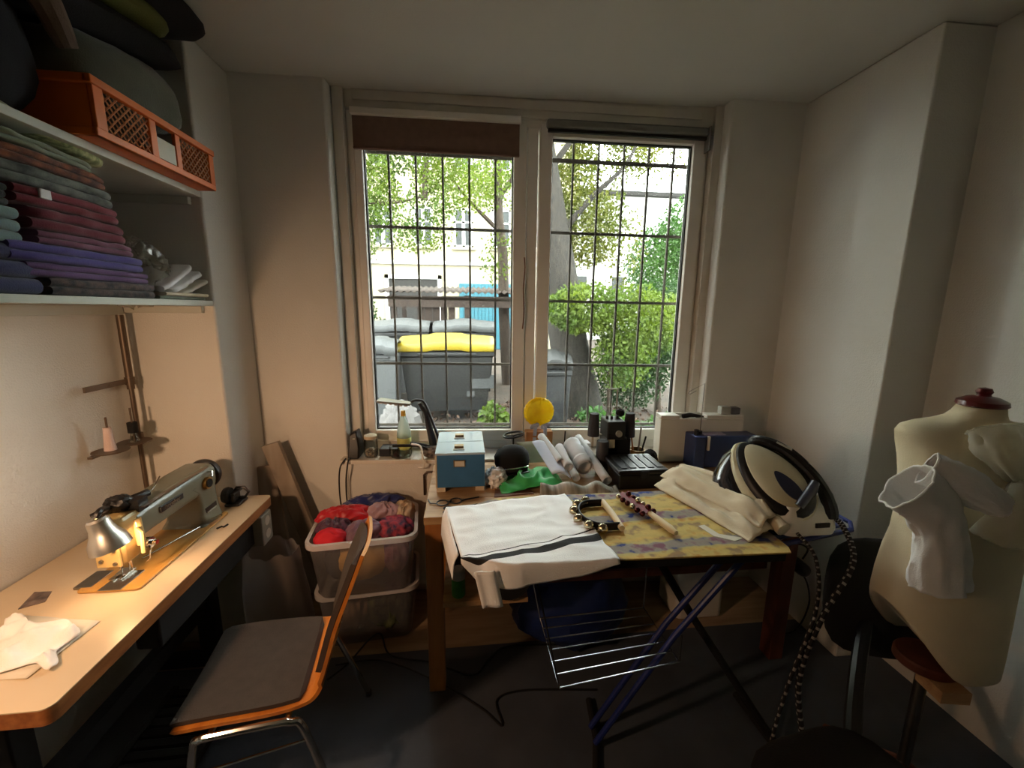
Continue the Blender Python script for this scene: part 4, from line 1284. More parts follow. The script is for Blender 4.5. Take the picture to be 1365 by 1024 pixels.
def clothfn(c, ax, bx, h, seed, fr=11, droop=0.):
    c, ax, bx = V(c), V(ax), V(bx)

    def f(u, v):
        p = c + ax * (u - .5) + bx * (v - .5)
        d = V((p.x * fr, p.y * fr, seed))
        r = 1 - abs(noise.noise(d)) * 2.4
        rad = max(0, 1 - ((2 * u - 1) ** 2 + (2 * v - 1) ** 2) ** 1.2 * .62)
        sh = .03 * noise.noise(V((u * 3, v * 3, seed + 9)))
        return (p.x + sh * abs(ax.x), p.y + sh * .6 * abs(bx.y), c.z + max(.003, h * rad * (.55 + .45 * r) + .2 * h * noise.noise(d * 2.1) * rad))
    return f


M_gsatin = mat('green_satin', (64, 194, 104), .42, var=.25, vs=9, sheen=.3)
tag(mk('green_cloth', B().grid(clothfn((.29, 1.80, BT + .002), (.30, .04, 0), (-.03, .19, 0), .075, 3), 46, 34), M_gsatin, solid=.0012, angle=60), 'crumpled bright green satin cloth under the black cap', 'cloth')
tag(mk('white_cloth', B().blob((.137, 1.79, BT + .036), (.042, .048, .040), .38, 2.6, 2, 36, 24, BT + .0006), M_cotton, angle=70), 'white cloth bundle squeezed between blue box and black cap', 'cloth')


def roll(label, a, b_, r, m, name='paper_roll', crush=0.):
    a, b_ = V(a), V(b_)
    n = 9
    bb = B()
    path = [a + (b_ - a) * i / n for i in range(n + 1)]
    rr = [r * (1 + crush * nz(i * .8, r * 50)) for i in range(n + 1)]
    bb.tube(path, rr, 16, caps=False)
    o = mk(name, bb, m, solid=.0012)
    # a second inner turn of the roll
    x = (b_ - a).normalized()
    k = B().tube([a + x * .004, b_ - x * .004], r * .72, 14, caps=False)
    mk('inner_turn', k, m, o, solid=.001)
    return tag(o, label, 'paper roll', 'paper rolls on the bench')


roll('white paper roll leaning at the back, left of the crumpled one', (.455, 1.84, BT + .080), (.405, 2.09, BT + .135), .020, M_paper)
roll('white paper roll pointing its open end at the green cloth', (.485, 1.80, BT + .072), (.480, 1.98, BT + .11), .0215, M_paper)
roll('crumpled paper roll with torn wide mouth in the middle of rolls', (.575, 1.83, BT + .055), (.555, 2.02, BT + .11), .042, M_paper, crush=.3)
roll('long white paper roll at the right of the heap beside the black machine', (.655, 1.735, BT + .024), (.605, 2.08, BT + .125), .022, M_paper)
roll('thin paper roll lowest in the heap, open end towards the towel', (.515, 1.765, BT + .030), (.515, 1.93, BT + .05), .018, M_paper)
sp = B()
sp.grid(lambda u, v: (.345 + .085 * u + .055 * (1 - v), 1.775 + .25 * v - .02 * u, BT + .050 + .075 * v + .016 * sin(u * pi) - .012 * u), 12, 14)
tag(mk('paper_sheets', sp, mat('bluish_paper', (224, 228, 242), .8, var=.03, trans=.25), solid=.008, angle=60), 'thick folded sheaf of bluish white paper sloping down beside the green cloth', 'paper')
sp = B().grid(lambda u, v: (.27 + .15 * u, 2.02 + .06 * v, BT + .012 + .098 * v + .004 * u), 6, 6)
tag(mk('card_sheet', sp, mat('greenish_card', (196, 206, 190), .8), solid=.003), 'pale greenish card standing behind the black cap', 'card')
M_strip = mat('faded_striped_cotton', (230, 226, 216), .9, c2=(160, 156, 142), vs=9, stretch=(4, .6, .6), bump=.2, bs=200, trans=.35)
sf = B().grid(lambda u, v: (.315 + .36 * u + .02 * v, 1.625 + .095 * v + .01 * sin(u * 9), BT + .002 + (.040 * sin(v * pi) * (1 - .75 * max(0, (u - .7) / .3)) + .010 * sin(u * 17 + v * 3)) * min(1, 8 * v) * min(1, 8 * (1 - v)) + .002), 44, 14)
tag(mk('striped_cloth', sf, M_strip, solid=.0012, angle=60), 'rumpled faded striped cloth between the paper rolls and ironing board', 'cloth')

# ring magnifier and yellow disc at the window
mg = thing('hoop_stand', 'small black hoop on a stem standing before the middle of the window', 'hoop stand', (.262, 2.155, .826))
mk('hoop', B().tube([(.262 + .055 * cos(a), 2.155 + .05 * sin(a), .943 + .008 * cos(a)) for a in [2 * pi * k / 26 for k in range(26)]], .006, 8, loop=True), M_black, mg)
mk('spokes', B().tube([(.207, 2.155, .937), (.262, 2.155, .937), (.317, 2.155, .95)], .004, 6), M_black, mg)
mk('stem', B().cyl((.262, 2.155, .832), (.262, 2.155, .938), .005), M_black, mg)
mk('base', B().lathe([(.0, .8268), (.035, .8268), (.032, .832), (.008, .838), (.0, .838)], 18, Matrix.Translation((.262, 2.155, 0))), M_black, mg)
bxx = mk('cardboard_box', B().box(.335, .485, 2.165, 2.225, .8245, .952), mat('brown_cardboard', (176, 122, 76), .8, var=.1), bevel=.002)
tag(bxx, 'small brown cardboard box on the sill under the yellow disc', 'box')
M_yfilm = mat('yellow_film', (255, 236, 40), .35, c2=(246, 212, 20), vs=14, bump=.5, bs=26, trans=.5)
yd = thing('yellow_lid', 'crinkled yellow round disc with grey ribbon tails on the brown box', 'disc', (.41, 2.20, .953))
DM = frame((.41, 2.20, 1.058), (1, 0, 0), (0, -.15, .99), (0, -.99, -.15))
yb = B(DM)
yb.ring([[(r * (1 + .022 * sin(k * 2.3) * (r > .07)) * cos(2 * pi * k / 60), r * (1 + .022 * sin(k * 2.3) * (r > .07)) * sin(2 * pi * k / 60), z_ + .004 * nz(k * .9, r * 30)) for k in range(60)] for r, z_ in ((.002, .012), (.03, .012), (.055, .010), (.072, .014), (.084, .006), (.086, -.004), (.05, -.010), (.002, -.010))])
mk('disc', yb, M_yfilm, yd)
M_rib = mat('grey_blue_ribbon', (164, 172, 190), .5, var=.1)
for k, x in enumerate((-.025, .028)):
    pb2 = B().grid(lambda u, v: (.41 + x + (.5 - u) * (-.020) + .010 * v * (1 if k else -.6), 2.163 - .003 * sin(v * 9) - (.012 if v < .25 else 0) * (1 - v * 4) * 0, .985 - .115 * v), 2, 10)
    mk('ribbon_tail', pb2, M_rib, yd, solid=.0012)
    mk('ribbon_bow', slab((.41 + x * 1.15, 2.168, .985), (.026, 0, .008), (0, .006, .0), (0, 0, .014), 3 + k, 2.4, .2), M_rib, yd)
tag(mk('pen', B().cyl((.545, 2.14, .834), (.555, 2.16, .955), .004), M_black), 'black pen standing upright in front of right window sash', 'pen')
dp = thing('sprig', 'small green leaf sprig beside the upright pen', 'plant', (.565, 2.15, .826))
for k, (dx, dz) in enumerate(((.02, .10), (.035, .075))):
    mk('leaf', B().ring([[(.56 + dx * t + .004 * w * sin(pi * t), 2.15, .8268 + dz * t) for w in (-1, 1)] for t in (0.02, .25, .5, .75, 1)], closed=False), M_leafd, dp, solid=.001)

# black overlock machine with cones
ov = thing('overlock_machine', 'black overlock sewing machine with dark thread cones in front of right pane', 'sewing machine', (.75, 1.95, BT))
mk('machine_body', B().box(.715, .845, 1.93, 2.055, BT + .0006, BT + .165), M_black, ov, bevel=.01)
mk('machine_head', B().box(.705, .80, 1.90, 2.02, BT + .166, BT + .262), M_black, ov, bevel=.008)
mk('head_knob', B().cyl((.762, 1.888, BT + .20), (.762, 1.90, BT + .20), .016, n=20), M_lgrey, ov)
mk('dials', B().cyl((.72, 1.96, BT + .262), (.72, 1.96, BT + .277), .007).cyl((.745, 1.96, BT + .262), (.745, 1.96, BT + .275), .007).cyl((.775, 1.96, BT + .262), (.775, 1.96, BT + .277), .007), M_blackm, ov)
mk('pillar', B().lathe([(.0, BT + .0006), (.031, BT + .0006), (.031, BT + .155), (.028, BT + .165), (.0, BT + .165)], 22, Matrix.Translation((.682, 1.90, 0))), mat('dark_grey_barrel', (62, 62, 66), .45, var=.2, vs=20), ov)
mk('tension_block', B().box(.718, .748, 1.905, 1.928, BT + .122, BT + .168), M_cream, ov, bevel=.003)
mk('cone_rail', B().box(.655, .665, 1.99, 2.0, BT + .10, BT + .26).box(.655, .86, 1.99, 2.0, BT + .165, BT + .172), M_bside, ov)
mk('guide_rod', B().cyl((.795, 2.03, BT + .165), (.795, 2.03, BT + .405), .004).cyl((.735, 2.03, BT + .40), (.797, 2.03, BT + .404), .003), M_dullsteel, ov)
mk('wire_frame', B().tube([(.735, 2.0, BT + .262), (.735, 2.0, BT + .315), (.81, 2.0, BT + .315), (.81, 2.0, BT + .262)], .002, 6), M_steel, ov)
for x, y, z_, h in ((.652, 1.96, BT + .173, .118), (.84, 1.955, BT + .166, .125)):
    mk('thread_cone', B().lathe([(.008, z_), (.030, z_ + .001), (.030, z_ + h * .15), (.024, z_ + h), (.008, z_ + h)], 22, Matrix.Translation((x, y, 0))), mat('charcoal_thread', (56, 56, 62), .85, bump=.4, bs=300), ov)
mk('cone_tops', B().blob((.80, 1.99, BT + .285), (.022, .02, .02), .1, 3, 2), M_blackm, ov)
cb2 = thing('carton', 'small open white carton with dark side behind the black machine', 'carton', (.63, 2.06, BT))
mk('carton_body', B().box(.585, .655, 2.022, 2.08, BT + .0006, BT + .09), M_blackm, cb2)
mk('carton_top', B().box(.58, .66, 2.018, 2.082, BT + .091, BT + .112), M_paper, cb2, bevel=.002)

# black tool box
tbx = thing('tool_box', 'black plastic tool box with ribbed lid and clasp on the bench', 'toolbox', (.80, 1.77, BT))
mk('box_body', B().box(.69, .915, 1.68, 1.885, BT + .0006, BT + .072), M_black, tbx, bevel=.008)
ld_ = mk('lid', B().box(.682, .923, 1.672, 1.893, BT + .074, BT + .096), mat('satin_black_plastic', (30, 30, 33), .28), tbx, bevel=.008)
for k in range(5):
    mk('lid_rib', B().box(.705 + k * .043, .735 + k * .043, 1.70, 1.865, BT + .0965, BT + .100), M_black, ld_, bevel=.002)
mk('clasp', B().box(.785, .82, 1.664, 1.671, BT + .055, BT + .094), M_blackm, tbx, bevel=.003)
bs = thing('brush_jar', 'brass-brown jar holding brushes and tools behind the black tool box', 'jar', (.875, 1.935, BT))
mk('jar', B().lathe([(.0, BT + .0006), (.036, BT + .0006), (.042, BT + .05), (.04, BT + .10), (.036, BT + .10), (.034, BT + .02), (.0, BT + .02)], 22, Matrix.Translation((.885, 1.945, 0))), mat('antique_brass', (150, 120, 70), .4, .6, var=.3, vs=20), bs)
for dx, dy, h, m in ((-.03, .0, .19, M_oak), (.015, .01, .22, M_dullsteel), (.03, -.01, .17, M_blackm), (-.055, -.01, .17, M_dullsteel)):
    mk('tool_handle', B().cyl((.885 + dx * .3, 1.945 + dy * .3, BT + .025), (.885 + dx * 1.3, 1.945 + dy, BT + h), .0045), m, bs)
tag(mk('wool_ball', B().blob((.955, 1.935, BT + .048), (.036, .036, .046), .12, 4, 7, 24, 16), M_blackm), 'black fuzzy ball of yarn right of the brush jar', 'yarn')

# white case in the corner, things on it
wcx = thing('machine_case', 'white sewing machine case with recessed top grip in the right corner of sill', 'case', (1.24, 2.08, BT))
CMx = WF
u0, u1, n0, n1, zb, zt = .958, 1.42, 1.995 + .03, 2.098, .83, 1.088
cb3 = B(CMx)
cb3.box(u0, u1, n0, n1, zb, zt - .022).box(u0, 1.06, n0, n1, zt - .022, zt).box(1.21, u1, n0, n1, zt - .022, zt).box(1.06, 1.21, n1 - .015, n1, zt - .022, zt)
mk('case_shell', cb3, M_white, wcx, bevel=.004)
mk('case_edge', B(CMx).box(1.06, 1.21, n0, n0 + .004, zt - .030, zt - .018), M_upvc, wcx)
mk('grip', B().tube([CMx @ V((1.09, n0 + .03, zt - .012)), CMx @ V((1.13, n0 + .03, zt - .004)), CMx @ V((1.21, n0 + .035, zt - .014))], [.012, .012, .004], 10), M_black, wcx)
gbx = thing('grey_gadget', 'small grey two-part gadget on the right end of white case', 'gadget', CMx @ V((1.32, 2.06, zt)))
mk('gadget_body', B(CMx).box(1.355, 1.405, 2.04, 2.085, zt + .001, zt + .038), mat('mid_grey_plastic', (96, 96, 98), .5), gbx, bevel=.005)
mk('gadget_face', B(CMx).box(1.30, 1.354, 2.045, 2.085, zt + .001, zt + .042), M_lgrey, gbx, bevel=.004)
nv = thing('navy_machine', 'navy blue overlock machine with wire thread guide beside the white case', 'sewing machine', (1.30, 1.92, BT))
M_nv = mat('navy_enamel', (44, 62, 112), .4, coat=.2)
mk('machine_side', B().box(1.165, 1.225, 1.88, 1.985, BT + .0006, BT + .178), M_nv, nv, bevel=.006)
mk('machine_body', B().box(1.226, 1.52, 1.90, 1.985, BT + .0006, BT + .172), M_nv, nv, bevel=.006)
mk('lid_strip', B().box(1.23, 1.35, 1.91, 1.965, BT + .173, BT + .177), mat('lilac_panel', (150, 142, 170), .4), nv)
mk('knobs', B().cyl((1.19, 1.92, BT + .178), (1.19, 1.92, BT + .205), .012).cyl((1.21, 1.93, BT + .178), (1.21, 1.93, BT + .195), .016), M_black, nv)
mk('wire_guide', B().tube([(1.232, 1.955, BT + .175), (1.232, 1.955, 1.255), (1.152, 1.955, 1.215), (1.148, 1.955, 1.205), (1.156, 1.955, 1.20), (1.19, 1.955, 1.218)], .0022, 6).cyl((1.20, 1.955, 1.075), (1.26, 1.955, 1.07), .002), M_dullsteel, nv)
mk('white_lever', B().box(1.238, 1.250, 1.885, 1.899, BT + .10, BT + .176), M_white, nv, bevel=.002)
tag(mk('saucer', B().lathe([(.0, BT + .0006), (.03, BT + .0006), (.045, BT + .012), (.043, BT + .014), (.0, BT + .006)], 24, Matrix.Translation((1.12, 1.88, 0))), M_white), 'small white dish at the foot of the navy machine', 'dish')

# ================================================================= SILL, LEFT
SL = .8275
rt = thing('router', 'black upright wedge-shaped router at the left end of the sill', 'router', WF @ V((-.685, 2.17, SL)))
rtb = B(WF).ring([[(-.698, n, SL) for n in (2.115, 2.225)] + [(-.638, n, SL) for n in (2.225, 2.115)], [(-.692, n, SL + .05) for n in (2.12, 2.215)] + [(-.634, n, SL + .06) for n in (2.215, 2.12)], [(-.69, n, SL + .125) for n in (2.135, 2.205)] + [(-.648, n, SL + .15) for n in (2.205, 2.135)]])
mk('housing', rtb, M_black, rt, bevel=.008)
mk('led_strip', B(WF).box(-.668, -.655, 2.128, 2.131, SL + .105, SL + .112), M_lgrey, rt)
for k, dx in enumerate((0, .035)):
    cable(('black cable hanging down the wall from the router, left strand', 'black cable hanging down the wall from the router, right strand')[k],
          [WF @ V((-.70 + dx * .4, 2.108, SL + .01)), WF @ V((-.725 + dx, 2.085, SL - .03)), WF @ V((-.74 + dx, 2.095, SL - .13)), WF @ V((-.735 + dx, 2.09, SL - .25)), WF @ V((-.715 + dx * 1.4, 2.10, SL - .36))], .004)
jr = thing('glass_jar', 'glass jar with white lid on the sill beside the router', 'jar', WF @ V((-.585, 2.165, SL)))
JM = WF @ Matrix.Translation((-.585, 2.165, 0))
mk('jar_glass', B(JM).lathe([(.0, SL + .0006), (.032, SL + .0006), (.036, SL + .012), (.036, SL + .085), (.030, SL + .10)], 22, caps=(True, False)), M_jar, jr)
mk('jar_lid', B(JM).lathe([(.0, SL + .10), (.033, SL + .10), (.034, SL + .104), (.034, SL + .118), (.0, SL + .122)], 22), M_cream, jr)
mk('buttons', B(JM).blob((0, 0, SL + .022), (.028, .028, .02), .3, 4, 6), mat('mixed_buttons', (190, 170, 150), .5, c2=(70, 60, 60), vs=70), jr)
tag(mk('tray', B(WF).box(-.54, -.44, 2.15, 2.24, SL + .0006, SL + .045), M_black, bevel=.006), 'low black tray at the back of the sill behind the glass dish', 'tray')
sb2 = thing('spray_bottle', 'milky spray bottle with yellow cap and greenish label on the sill', 'bottle', WF @ V((-.425, 2.20, SL)))
SM = WF @ Matrix.Translation((-.415, 2.205, 0))
M_milk = clear('milky_bottle', (230, 236, 228), .05, .35, .2, (206, 214, 206))
mk('bottle', B(SM).lathe([(.0, SL + .0006), (.036, SL + .001), (.038, SL + .01), (.038, SL + .12), (.032, SL + .15), (.018, SL + .20), (.013, SL + .215)], 22, caps=(True, False)), M_milk, sb2)
mk('label', B(SM).lathe([(.0385, SL + .03), (.0385, SL + .095)], 22, caps=(False, False)), mat('yellow_green_label', (206, 206, 120), .6), sb2)
mk('nozzle', B(SM).cyl((0, 0, SL + .215), (0, 0, SL + .243), .014, .012), mat('ochre_cap', (206, 160, 44), .45), sb2)
ds = thing('glass_dish', 'round glass dish full of cables and bits on the sill front edge', 'dish', WF @ V((-.40, 2.14, SL)))
GM = WF @ Matrix.Translation((-.425, 2.150, 0))
mk('dish_glass', B(GM).lathe([(.0, SL + .0006), (.05, SL + .0006), (.06, SL + .02), (.062, SL + .055), (.059, SL + .055), (.056, SL + .02), (.0, SL + .006)], 28, ex=1, ey=.7), M_jar, ds)
cable('dark knotted cable lying over the glass dish', [GM @ V((-.04, 0, SL + .062)), GM @ V((.02, -.01, SL + .066)), GM @ V((.09, .0, SL + .062)), GM @ V((.15, -.02, SL + .05)), GM @ V((.18, .0, SL + .045)), GM @ V((.13, .01, SL + .06)), GM @ V((.05, .02, SL + .070))], .008, M_blackm)
cable('white thin cable drooping over the sill edge by the dish', [GM @ V((.06, -.01, SL + .075)), GM @ V((.11, -.03, SL + .068)), GM @ V((.125, -.068, SL + .02)), GM @ V((.13, -.072, SL - .03)), GM @ V((.10, -.070, SL - .036))], .005, M_white)
tag(mk('grey_bundle', B(WF).blob((-.245, 2.135, SL + .03), (.055, .022, .028), .3, 3, 5), mat('grey_cloth_bits', (150, 140, 130), .8, c2=(40, 38, 38), vs=40)), 'grey and black bundle of straps on the sill left of the blue boxes', 'bundle')
dl_ = thing('desk_lamp', 'black folding desk lamp with flat white head on the sill', 'lamp', WF @ V((-.22, 2.21, SL)))
LMw = WF
mk('lamp_base', B(LMw).box(-.29, -.18, 2.165, 2.235, SL + .0006, SL + .016), M_black, dl_, bevel=.006)
mk('lamp_post', B(LMw).tube([(-.25, 2.20, SL + .016), (-.265, 2.20, SL + .10), (-.295, 2.20, SL + .235), (-.325, 2.195, SL + .288)], [.022, .02, .012, .010], 10), M_black, dl_)
mk('spring_arm', B(LMw).tube(smooth_path([(-.205, 2.20, SL + .016), (-.22, 2.20, SL + .07), (-.265, 2.205, SL + .20), (-.30, 2.20, SL + .29), (-.34, 2.195, SL + .305), (-.37, 2.19, SL + .295)], 5), .008, 8), M_black, dl_)
hl = B(LMw).prism([(-.545, 2.15), (-.37, 2.17), (-.37, 2.225), (-.545, 2.24)], SL + .262, SL + .274)
hM = Matrix.Translation(WF @ V((-.37, 2.2, SL + .285))) @ Matrix.Rotation(radians(7), 4, 'Y') @ Matrix.Translation(-(WF @ V((-.37, 2.2, SL + .270))))
hl.v = [hM @ p for p in hl.v]
ho = mk('lamp_head', hl, M_dullsteel, dl_, bevel=.003)
for k in range(6):
    s_ = B(LMw).box(-.53 + k * .026, -.515 + k * .026, 2.16, 2.225, SL + .258, SL + .2615)
    s_.v = [hM @ p for p in s_.v]
    mk('light_strip', s_, M_white, ho)
cl_ = thing('clamp', 'brown-black clamp with looped strap hanging on the sill front left of the boxes', 'clamp', (-.22, 2.0, .80))
mk('clamp_frame', B(WF).tube([(-.30, 2.118, .62), (-.30, 2.118, .735), (-.285, 2.118, .75), (-.24, 2.118, .752), (-.21, 2.118, .765)], .006, 8), mat('dark_bronze', (64, 50, 40), .45, .5), cl_)
mk('clamp_jaw', B(WF).blob((-.215, 2.105, .75), (.03, .018, .022), .2, 3, 9), M_black, cl_)
mk('strap', B(WF).tube(smooth_path([(-.225, 2.118, .735), (-.245, 2.116, .715), (-.25, 2.116, .66), (-.245, 2.116, .60)], 5), .005, 6), M_cream, cl_)

# ================================================================= IRONING BOARD
IT = .90
M_cover = bpy.data.materials.new('ironing_cover')
M_cover.use_nodes = True
n, l = M_cover.node_tree.nodes, M_cover.node_tree.links
p = n['Principled BSDF']
p.inputs['Roughness'].default_value = .85
tc = n.new('ShaderNodeTexCoord')
mp = n.new('ShaderNodeMapping')
mp.inputs['Scale'].default_value = (1, 1, 1)
mp.inputs['Rotation'].default_value = (0, 0, -.04)
l.new(tc.outputs['Object'], mp.inputs[0])
wv = n.new('ShaderNodeTexWave')
wv.bands_direction = 'Y'
wv.inputs['Scale'].default_value = 1.75
wv.inputs['Distortion'].default_value = 1.1
wv.inputs['Detail'].default_value = 3
wv.inputs['Detail Scale'].default_value = 6
l.new(mp.outputs[0], wv.inputs[0])
nzs = n.new('ShaderNodeTexNoise')
nzs.inputs['Scale'].default_value = 19
nzs.inputs['Detail'].default_value = 3
l.new(mp.outputs[0], nzs.inputs[0])
c1r = n.new('ShaderNodeValToRGB')
for pos, c in ((0, (20, 40, 118)), (.13, (36, 60, 130)), (.20, (168, 150, 92)), (.5, (206, 156, 58)), (.72, (180, 146, 66)), (1, (206, 168, 84))):
    if pos in (0, 1):
        e = c1r.color_ramp.elements[0 if pos == 0 else len(c1r.color_ramp.elements) - 1]
    else:
        e = c1r.color_ramp.elements.new(pos)
    e.color = (*lin(c), 1)
l.new(wv.outputs['Color'], c1r.inputs[0])
c2r = n.new('ShaderNodeValToRGB')
for pos, c in ((.36, (30, 44, 96)), (.44, (190, 172, 110)), (.56, (206, 186, 122)), (.66, (176, 106, 36))):
    if pos in (.36, .66):
        e = c2r.color_ramp.elements[0 if pos == .36 else len(c2r.color_ramp.elements) - 1]
        e.position = pos
    else:
        e = c2r.color_ramp.elements.new(pos)
    e.color = (*lin(c), 1)
l.new(nzs.outputs[0], c2r.inputs[0])
mxr = n.new('ShaderNodeMix')
mxr.data_type = 'RGBA'
mxr.inputs[0].default_value = .45
l.new(c1r.outputs[0], mxr.inputs[6])
l.new(c2r.outputs[0], mxr.inputs[7])
l.new(mxr.outputs[2], p.inputs['Base Color'])

ib = thing('ironing_board', 'ironing board with yellow and blue patterned cover on blue crossed legs', 'ironing board', (.5, 1.28, 0))
bo_ = [(1.02, 1.485), (.30, 1.487)]
for k in range(1, 16):
    a = pi / 2 + pi * k / 16
    bo_.append((.16 + .20 * cos(a), 1.27 + .215 * sin(a)))
bo_ += [(.30, 1.053), (.985, 1.032), (1.0, 1.06)]
mk('cover', B().prism(bo_, IT - .006, IT), M_cover, ib, bevel=.002)
mk('deck', B().prism([(.5 + (x - .5) * .98, 1.27 + (y - 1.27) * .97) for x, y in bo_], IT - .034, IT - .0065), M_blackm, ib)
M_bluep = mat('blue_painted_tube', (30, 44, 110), .4, var=.15)


def leg(path, r):
    return B().tube(path, r, 10)


for y in (1.13, 1.19):
    mk('leg_tube', leg([(1.0 - .03, y + .02, IT - .036), (.72, y + .05, .50), (.47, y + .09, .03)], .011), M_bluep, ib)
for y in (1.33, 1.38):
    mk('leg_tube', leg([(.62, y, IT - .036), (.85, y - .05, .48), (1.14, y - .2, .03)], .013), M_blackm, ib)
mk('foot_bar', B().tube([(.40, 1.0, .018), (.48, 1.24, .018), (.50, 1.40, .018)], .013, 10), M_blackm, ib)
mk('foot_bar', B().tube([(1.14, .98, .018), (1.14, 1.15, .018), (1.13, 1.36, .018)], .013, 10), M_blackm, ib)
# iron rest
rs = B()
rs.tube([(1.0, 1.10, IT - .02), (1.33, 1.165, IT - .02), (1.37, 1.21, IT - .02), (1.37, 1.30, IT - .02), (1.33, 1.36, IT - .02), (1.0, 1.42, IT - .02)], .008, 8)
ro = mk('iron_rest', rs, M_bluep, ib)
mk('rest_plate', B().prism([(1.0, 1.125), (1.32, 1.185), (1.35, 1.22), (1.35, 1.30), (1.32, 1.34), (1.0, 1.40)], IT - .020, IT - .012), mat('blue_rest_plate', (44, 62, 112), .4), ro)
# wire rack hung below
RZ = .45
rk0, rk1, rk2, rk3 = V((.278, 1.367, RZ)), V((.284, 1.07, RZ)), V((.712, 1.125, RZ)), V((.702, 1.384, RZ))
mk('rack_frame', B().tube([rk0, rk1, rk2, rk3], .0035, 6, loop=True), M_wire, ib)
for k in range(1, 6):
    t = k / 6
    mk('rack_wire', B().tube([rk0.lerp(rk1, t), rk3.lerp(rk2, t)], .0025, 6), M_wire, ib)
for q0_, q1_, m_ in ((rk0, (.20, 1.42, IT - .036), M_wire), (rk3, (.72, 1.42, IT - .036), M_wire), (rk1, (.20, 1.12, IT - .036), M_blackm), (rk2, (.735, 1.16, .52), M_blackm)):
    mk('rack_hanger', B().tube([q0_, q1_], .003, 6), m_, ib)

# white striped towel
q00, q10, q11, q01 = V((-.075, 1.40, IT)), V((.385, 1.475, IT)), V((.440, 1.055, IT)), V((-.018, 1.095, IT))


def towelpt(u, v):
    vv = min(v, 1)
    p = (q00 * (1 - u) + q10 * u) * (1 - vv) + (q01 * (1 - u) + q11 * u) * vv
    z_ = IT + .007 + .006 * nz(p.x * 10, p.y * 10) + .005 * (1 - 2.2 * abs(nz(p.x * 9 + p.y * 5, p.y * 16 - p.x * 4, 4)))
    if v > 1:
        t = (v - 1) / .3
        if p.x < .16:
            yb = 1.27 - .222 * sqrt(max(.05, 1 - ((p.x - .16) / .205) ** 2))
        else:
            yb = 1.050 - .018 * max(0, p.x - .30) / .6
        flat = max(0, p.y - yb) + .010
        hang = .012 + .075 * min(1, u * 9) * (1 - u) ** .75
        d_ = t * (flat + hang)
        if d_ < flat:
            p = p + V((0, -d_, 0))
        else:
            q_ = d_ - flat
            p = p + V((.10 * q_, -flat - .010 * (1 - math.exp(-q_ * 60)) + .05 * q_ * sin(u * 15), 0))
            z_ -= q_
    return (p.x, p.y, z_)


rows = [(lambda u: 0., 0), (lambda u: 1.0 - .36 * u, 26), (lambda u: 1.012 - .36 * u, 1), (lambda u: 1.05 - .35 * u, 5), (lambda u: 1.125 - .35 * u, 6), (lambda u: 1.17 - .32 * u, 4), (lambda u: 1.175 - .32 * u, 1), (lambda u: 1.30 - .0 * u, 16)]
bt = B()
NU = 56
vlist, mid = [], []
for k in range(1, len(rows)):
    f0, f1, nn = rows[k - 1][0], rows[k][0], rows[k][1]
    for j in range(nn):
        vlist.append((f0, f1, j / nn))
        mid.append(1 if k in (2, 4) else 0)
vlist.append((rows[-2][0], rows[-1][0], 1.))
pts = []
for f0, f1, t in vlist:
    for i in range(NU + 1):
        u = i / NU
        pts.append(towelpt(u, f0(u) * (1 - t) + f1(u) * t))
fs = []
bt.v = [V(p_) for p_ in pts]
for j in range(len(vlist) - 1):
    for i in range(NU):
        bt.f.append((j * (NU + 1) + i, j * (NU + 1) + i + 1, (j + 1) * (NU + 1) + i + 1, (j + 1) * (NU + 1) + i))
        bt.mi.append(mid[j])
tw = mk('towel', bt, [M_cotton, M_stripe], solid=.0025, angle=70)
tag(tw, 'white cotton towel with black stripes draped over the ironing board', 'towel')
fl = B().grid(lambda u, v: (-.075 + .055 * u * .9 - .006 * v - .012 * sin(min(v * 2, 1) * pi / 2), 1.405 - .30 * u, IT + .006 - .105 * v * (1 - .25 * u) + .003 * sin(u * 8)), 14, 10)
mk('towel_flap', fl, M_cotton, tw, solid=.003)
mk('towel_band', B().grid(lambda u, v: (.020 + .058 * u + .022 * v, 1.040 - .020 * v + .004 * sin(u * 6), IT - .008 - .098 * v + .004 * u), 6, 10), M_cotton, tw, solid=.006)

# sleigh bells: D-shaped hand bells and bell stick
M_bell = mat('nickel_bell', (206, 196, 168), .18, 1., var=.1)
jb = thing('hand_bells', 'D-shaped jingle bell bracelet with wooden grip and black strap on ironing cover', 'hand bells', (.46, 1.29, IT))
arc = [(.505 - .005, 1.375, IT + .016)] + [(.455 + .062 * cos(a), 1.29 + .085 * sin(a), IT + .016) for a in [pi * .45 + pi * 1.1 * k / 12 for k in range(13)]] + [(.505, 1.205, IT + .016)]
sbm = B()
sbm.ring([[(x, y, IT + .002) for x, y, z_ in arc], [(x, y, IT + .030) for x, y, z_ in arc]], closed=False)
mk('strap', sbm, M_black, jb, solid=.004)
mk('grip', B().tube([(.508, 1.19, IT + .016), (.51, 1.29, IT + .016), (.508, 1.385, IT + .016)], [.010, .0115, .010], 12), mat('pale_wood', (214, 190, 150), .5), jb)
for a in [pi * .55 + pi * .9 * k / 5 for k in range(6)]:
    c_ = (.455 + .078 * cos(a), 1.29 + .100 * sin(a), IT + .0195)
    bl_ = mk('bell', B().blob(c_, (.0175, .0175, .0175), 0, nu=18, nv=12), M_bell, jb)
    mk('bell_slot', B().tube([(c_[0] - .012, c_[1], c_[2] + .0135), (c_[0], c_[1], c_[2] + .0182), (c_[0] + .012, c_[1], c_[2] + .0135)], .0016, 5), M_blackm, bl_)
bk = thing('bell_stick', 'red bell stick with many small bells and a turned wooden handle', 'bell stick', (.64, 1.30, IT))
s0, s1, s2 = V((.600, 1.42, IT + .022)), V((.640, 1.27, IT + .022)), V((.672, 1.145, IT + .016))
sd = (s2 - s0).normalized()
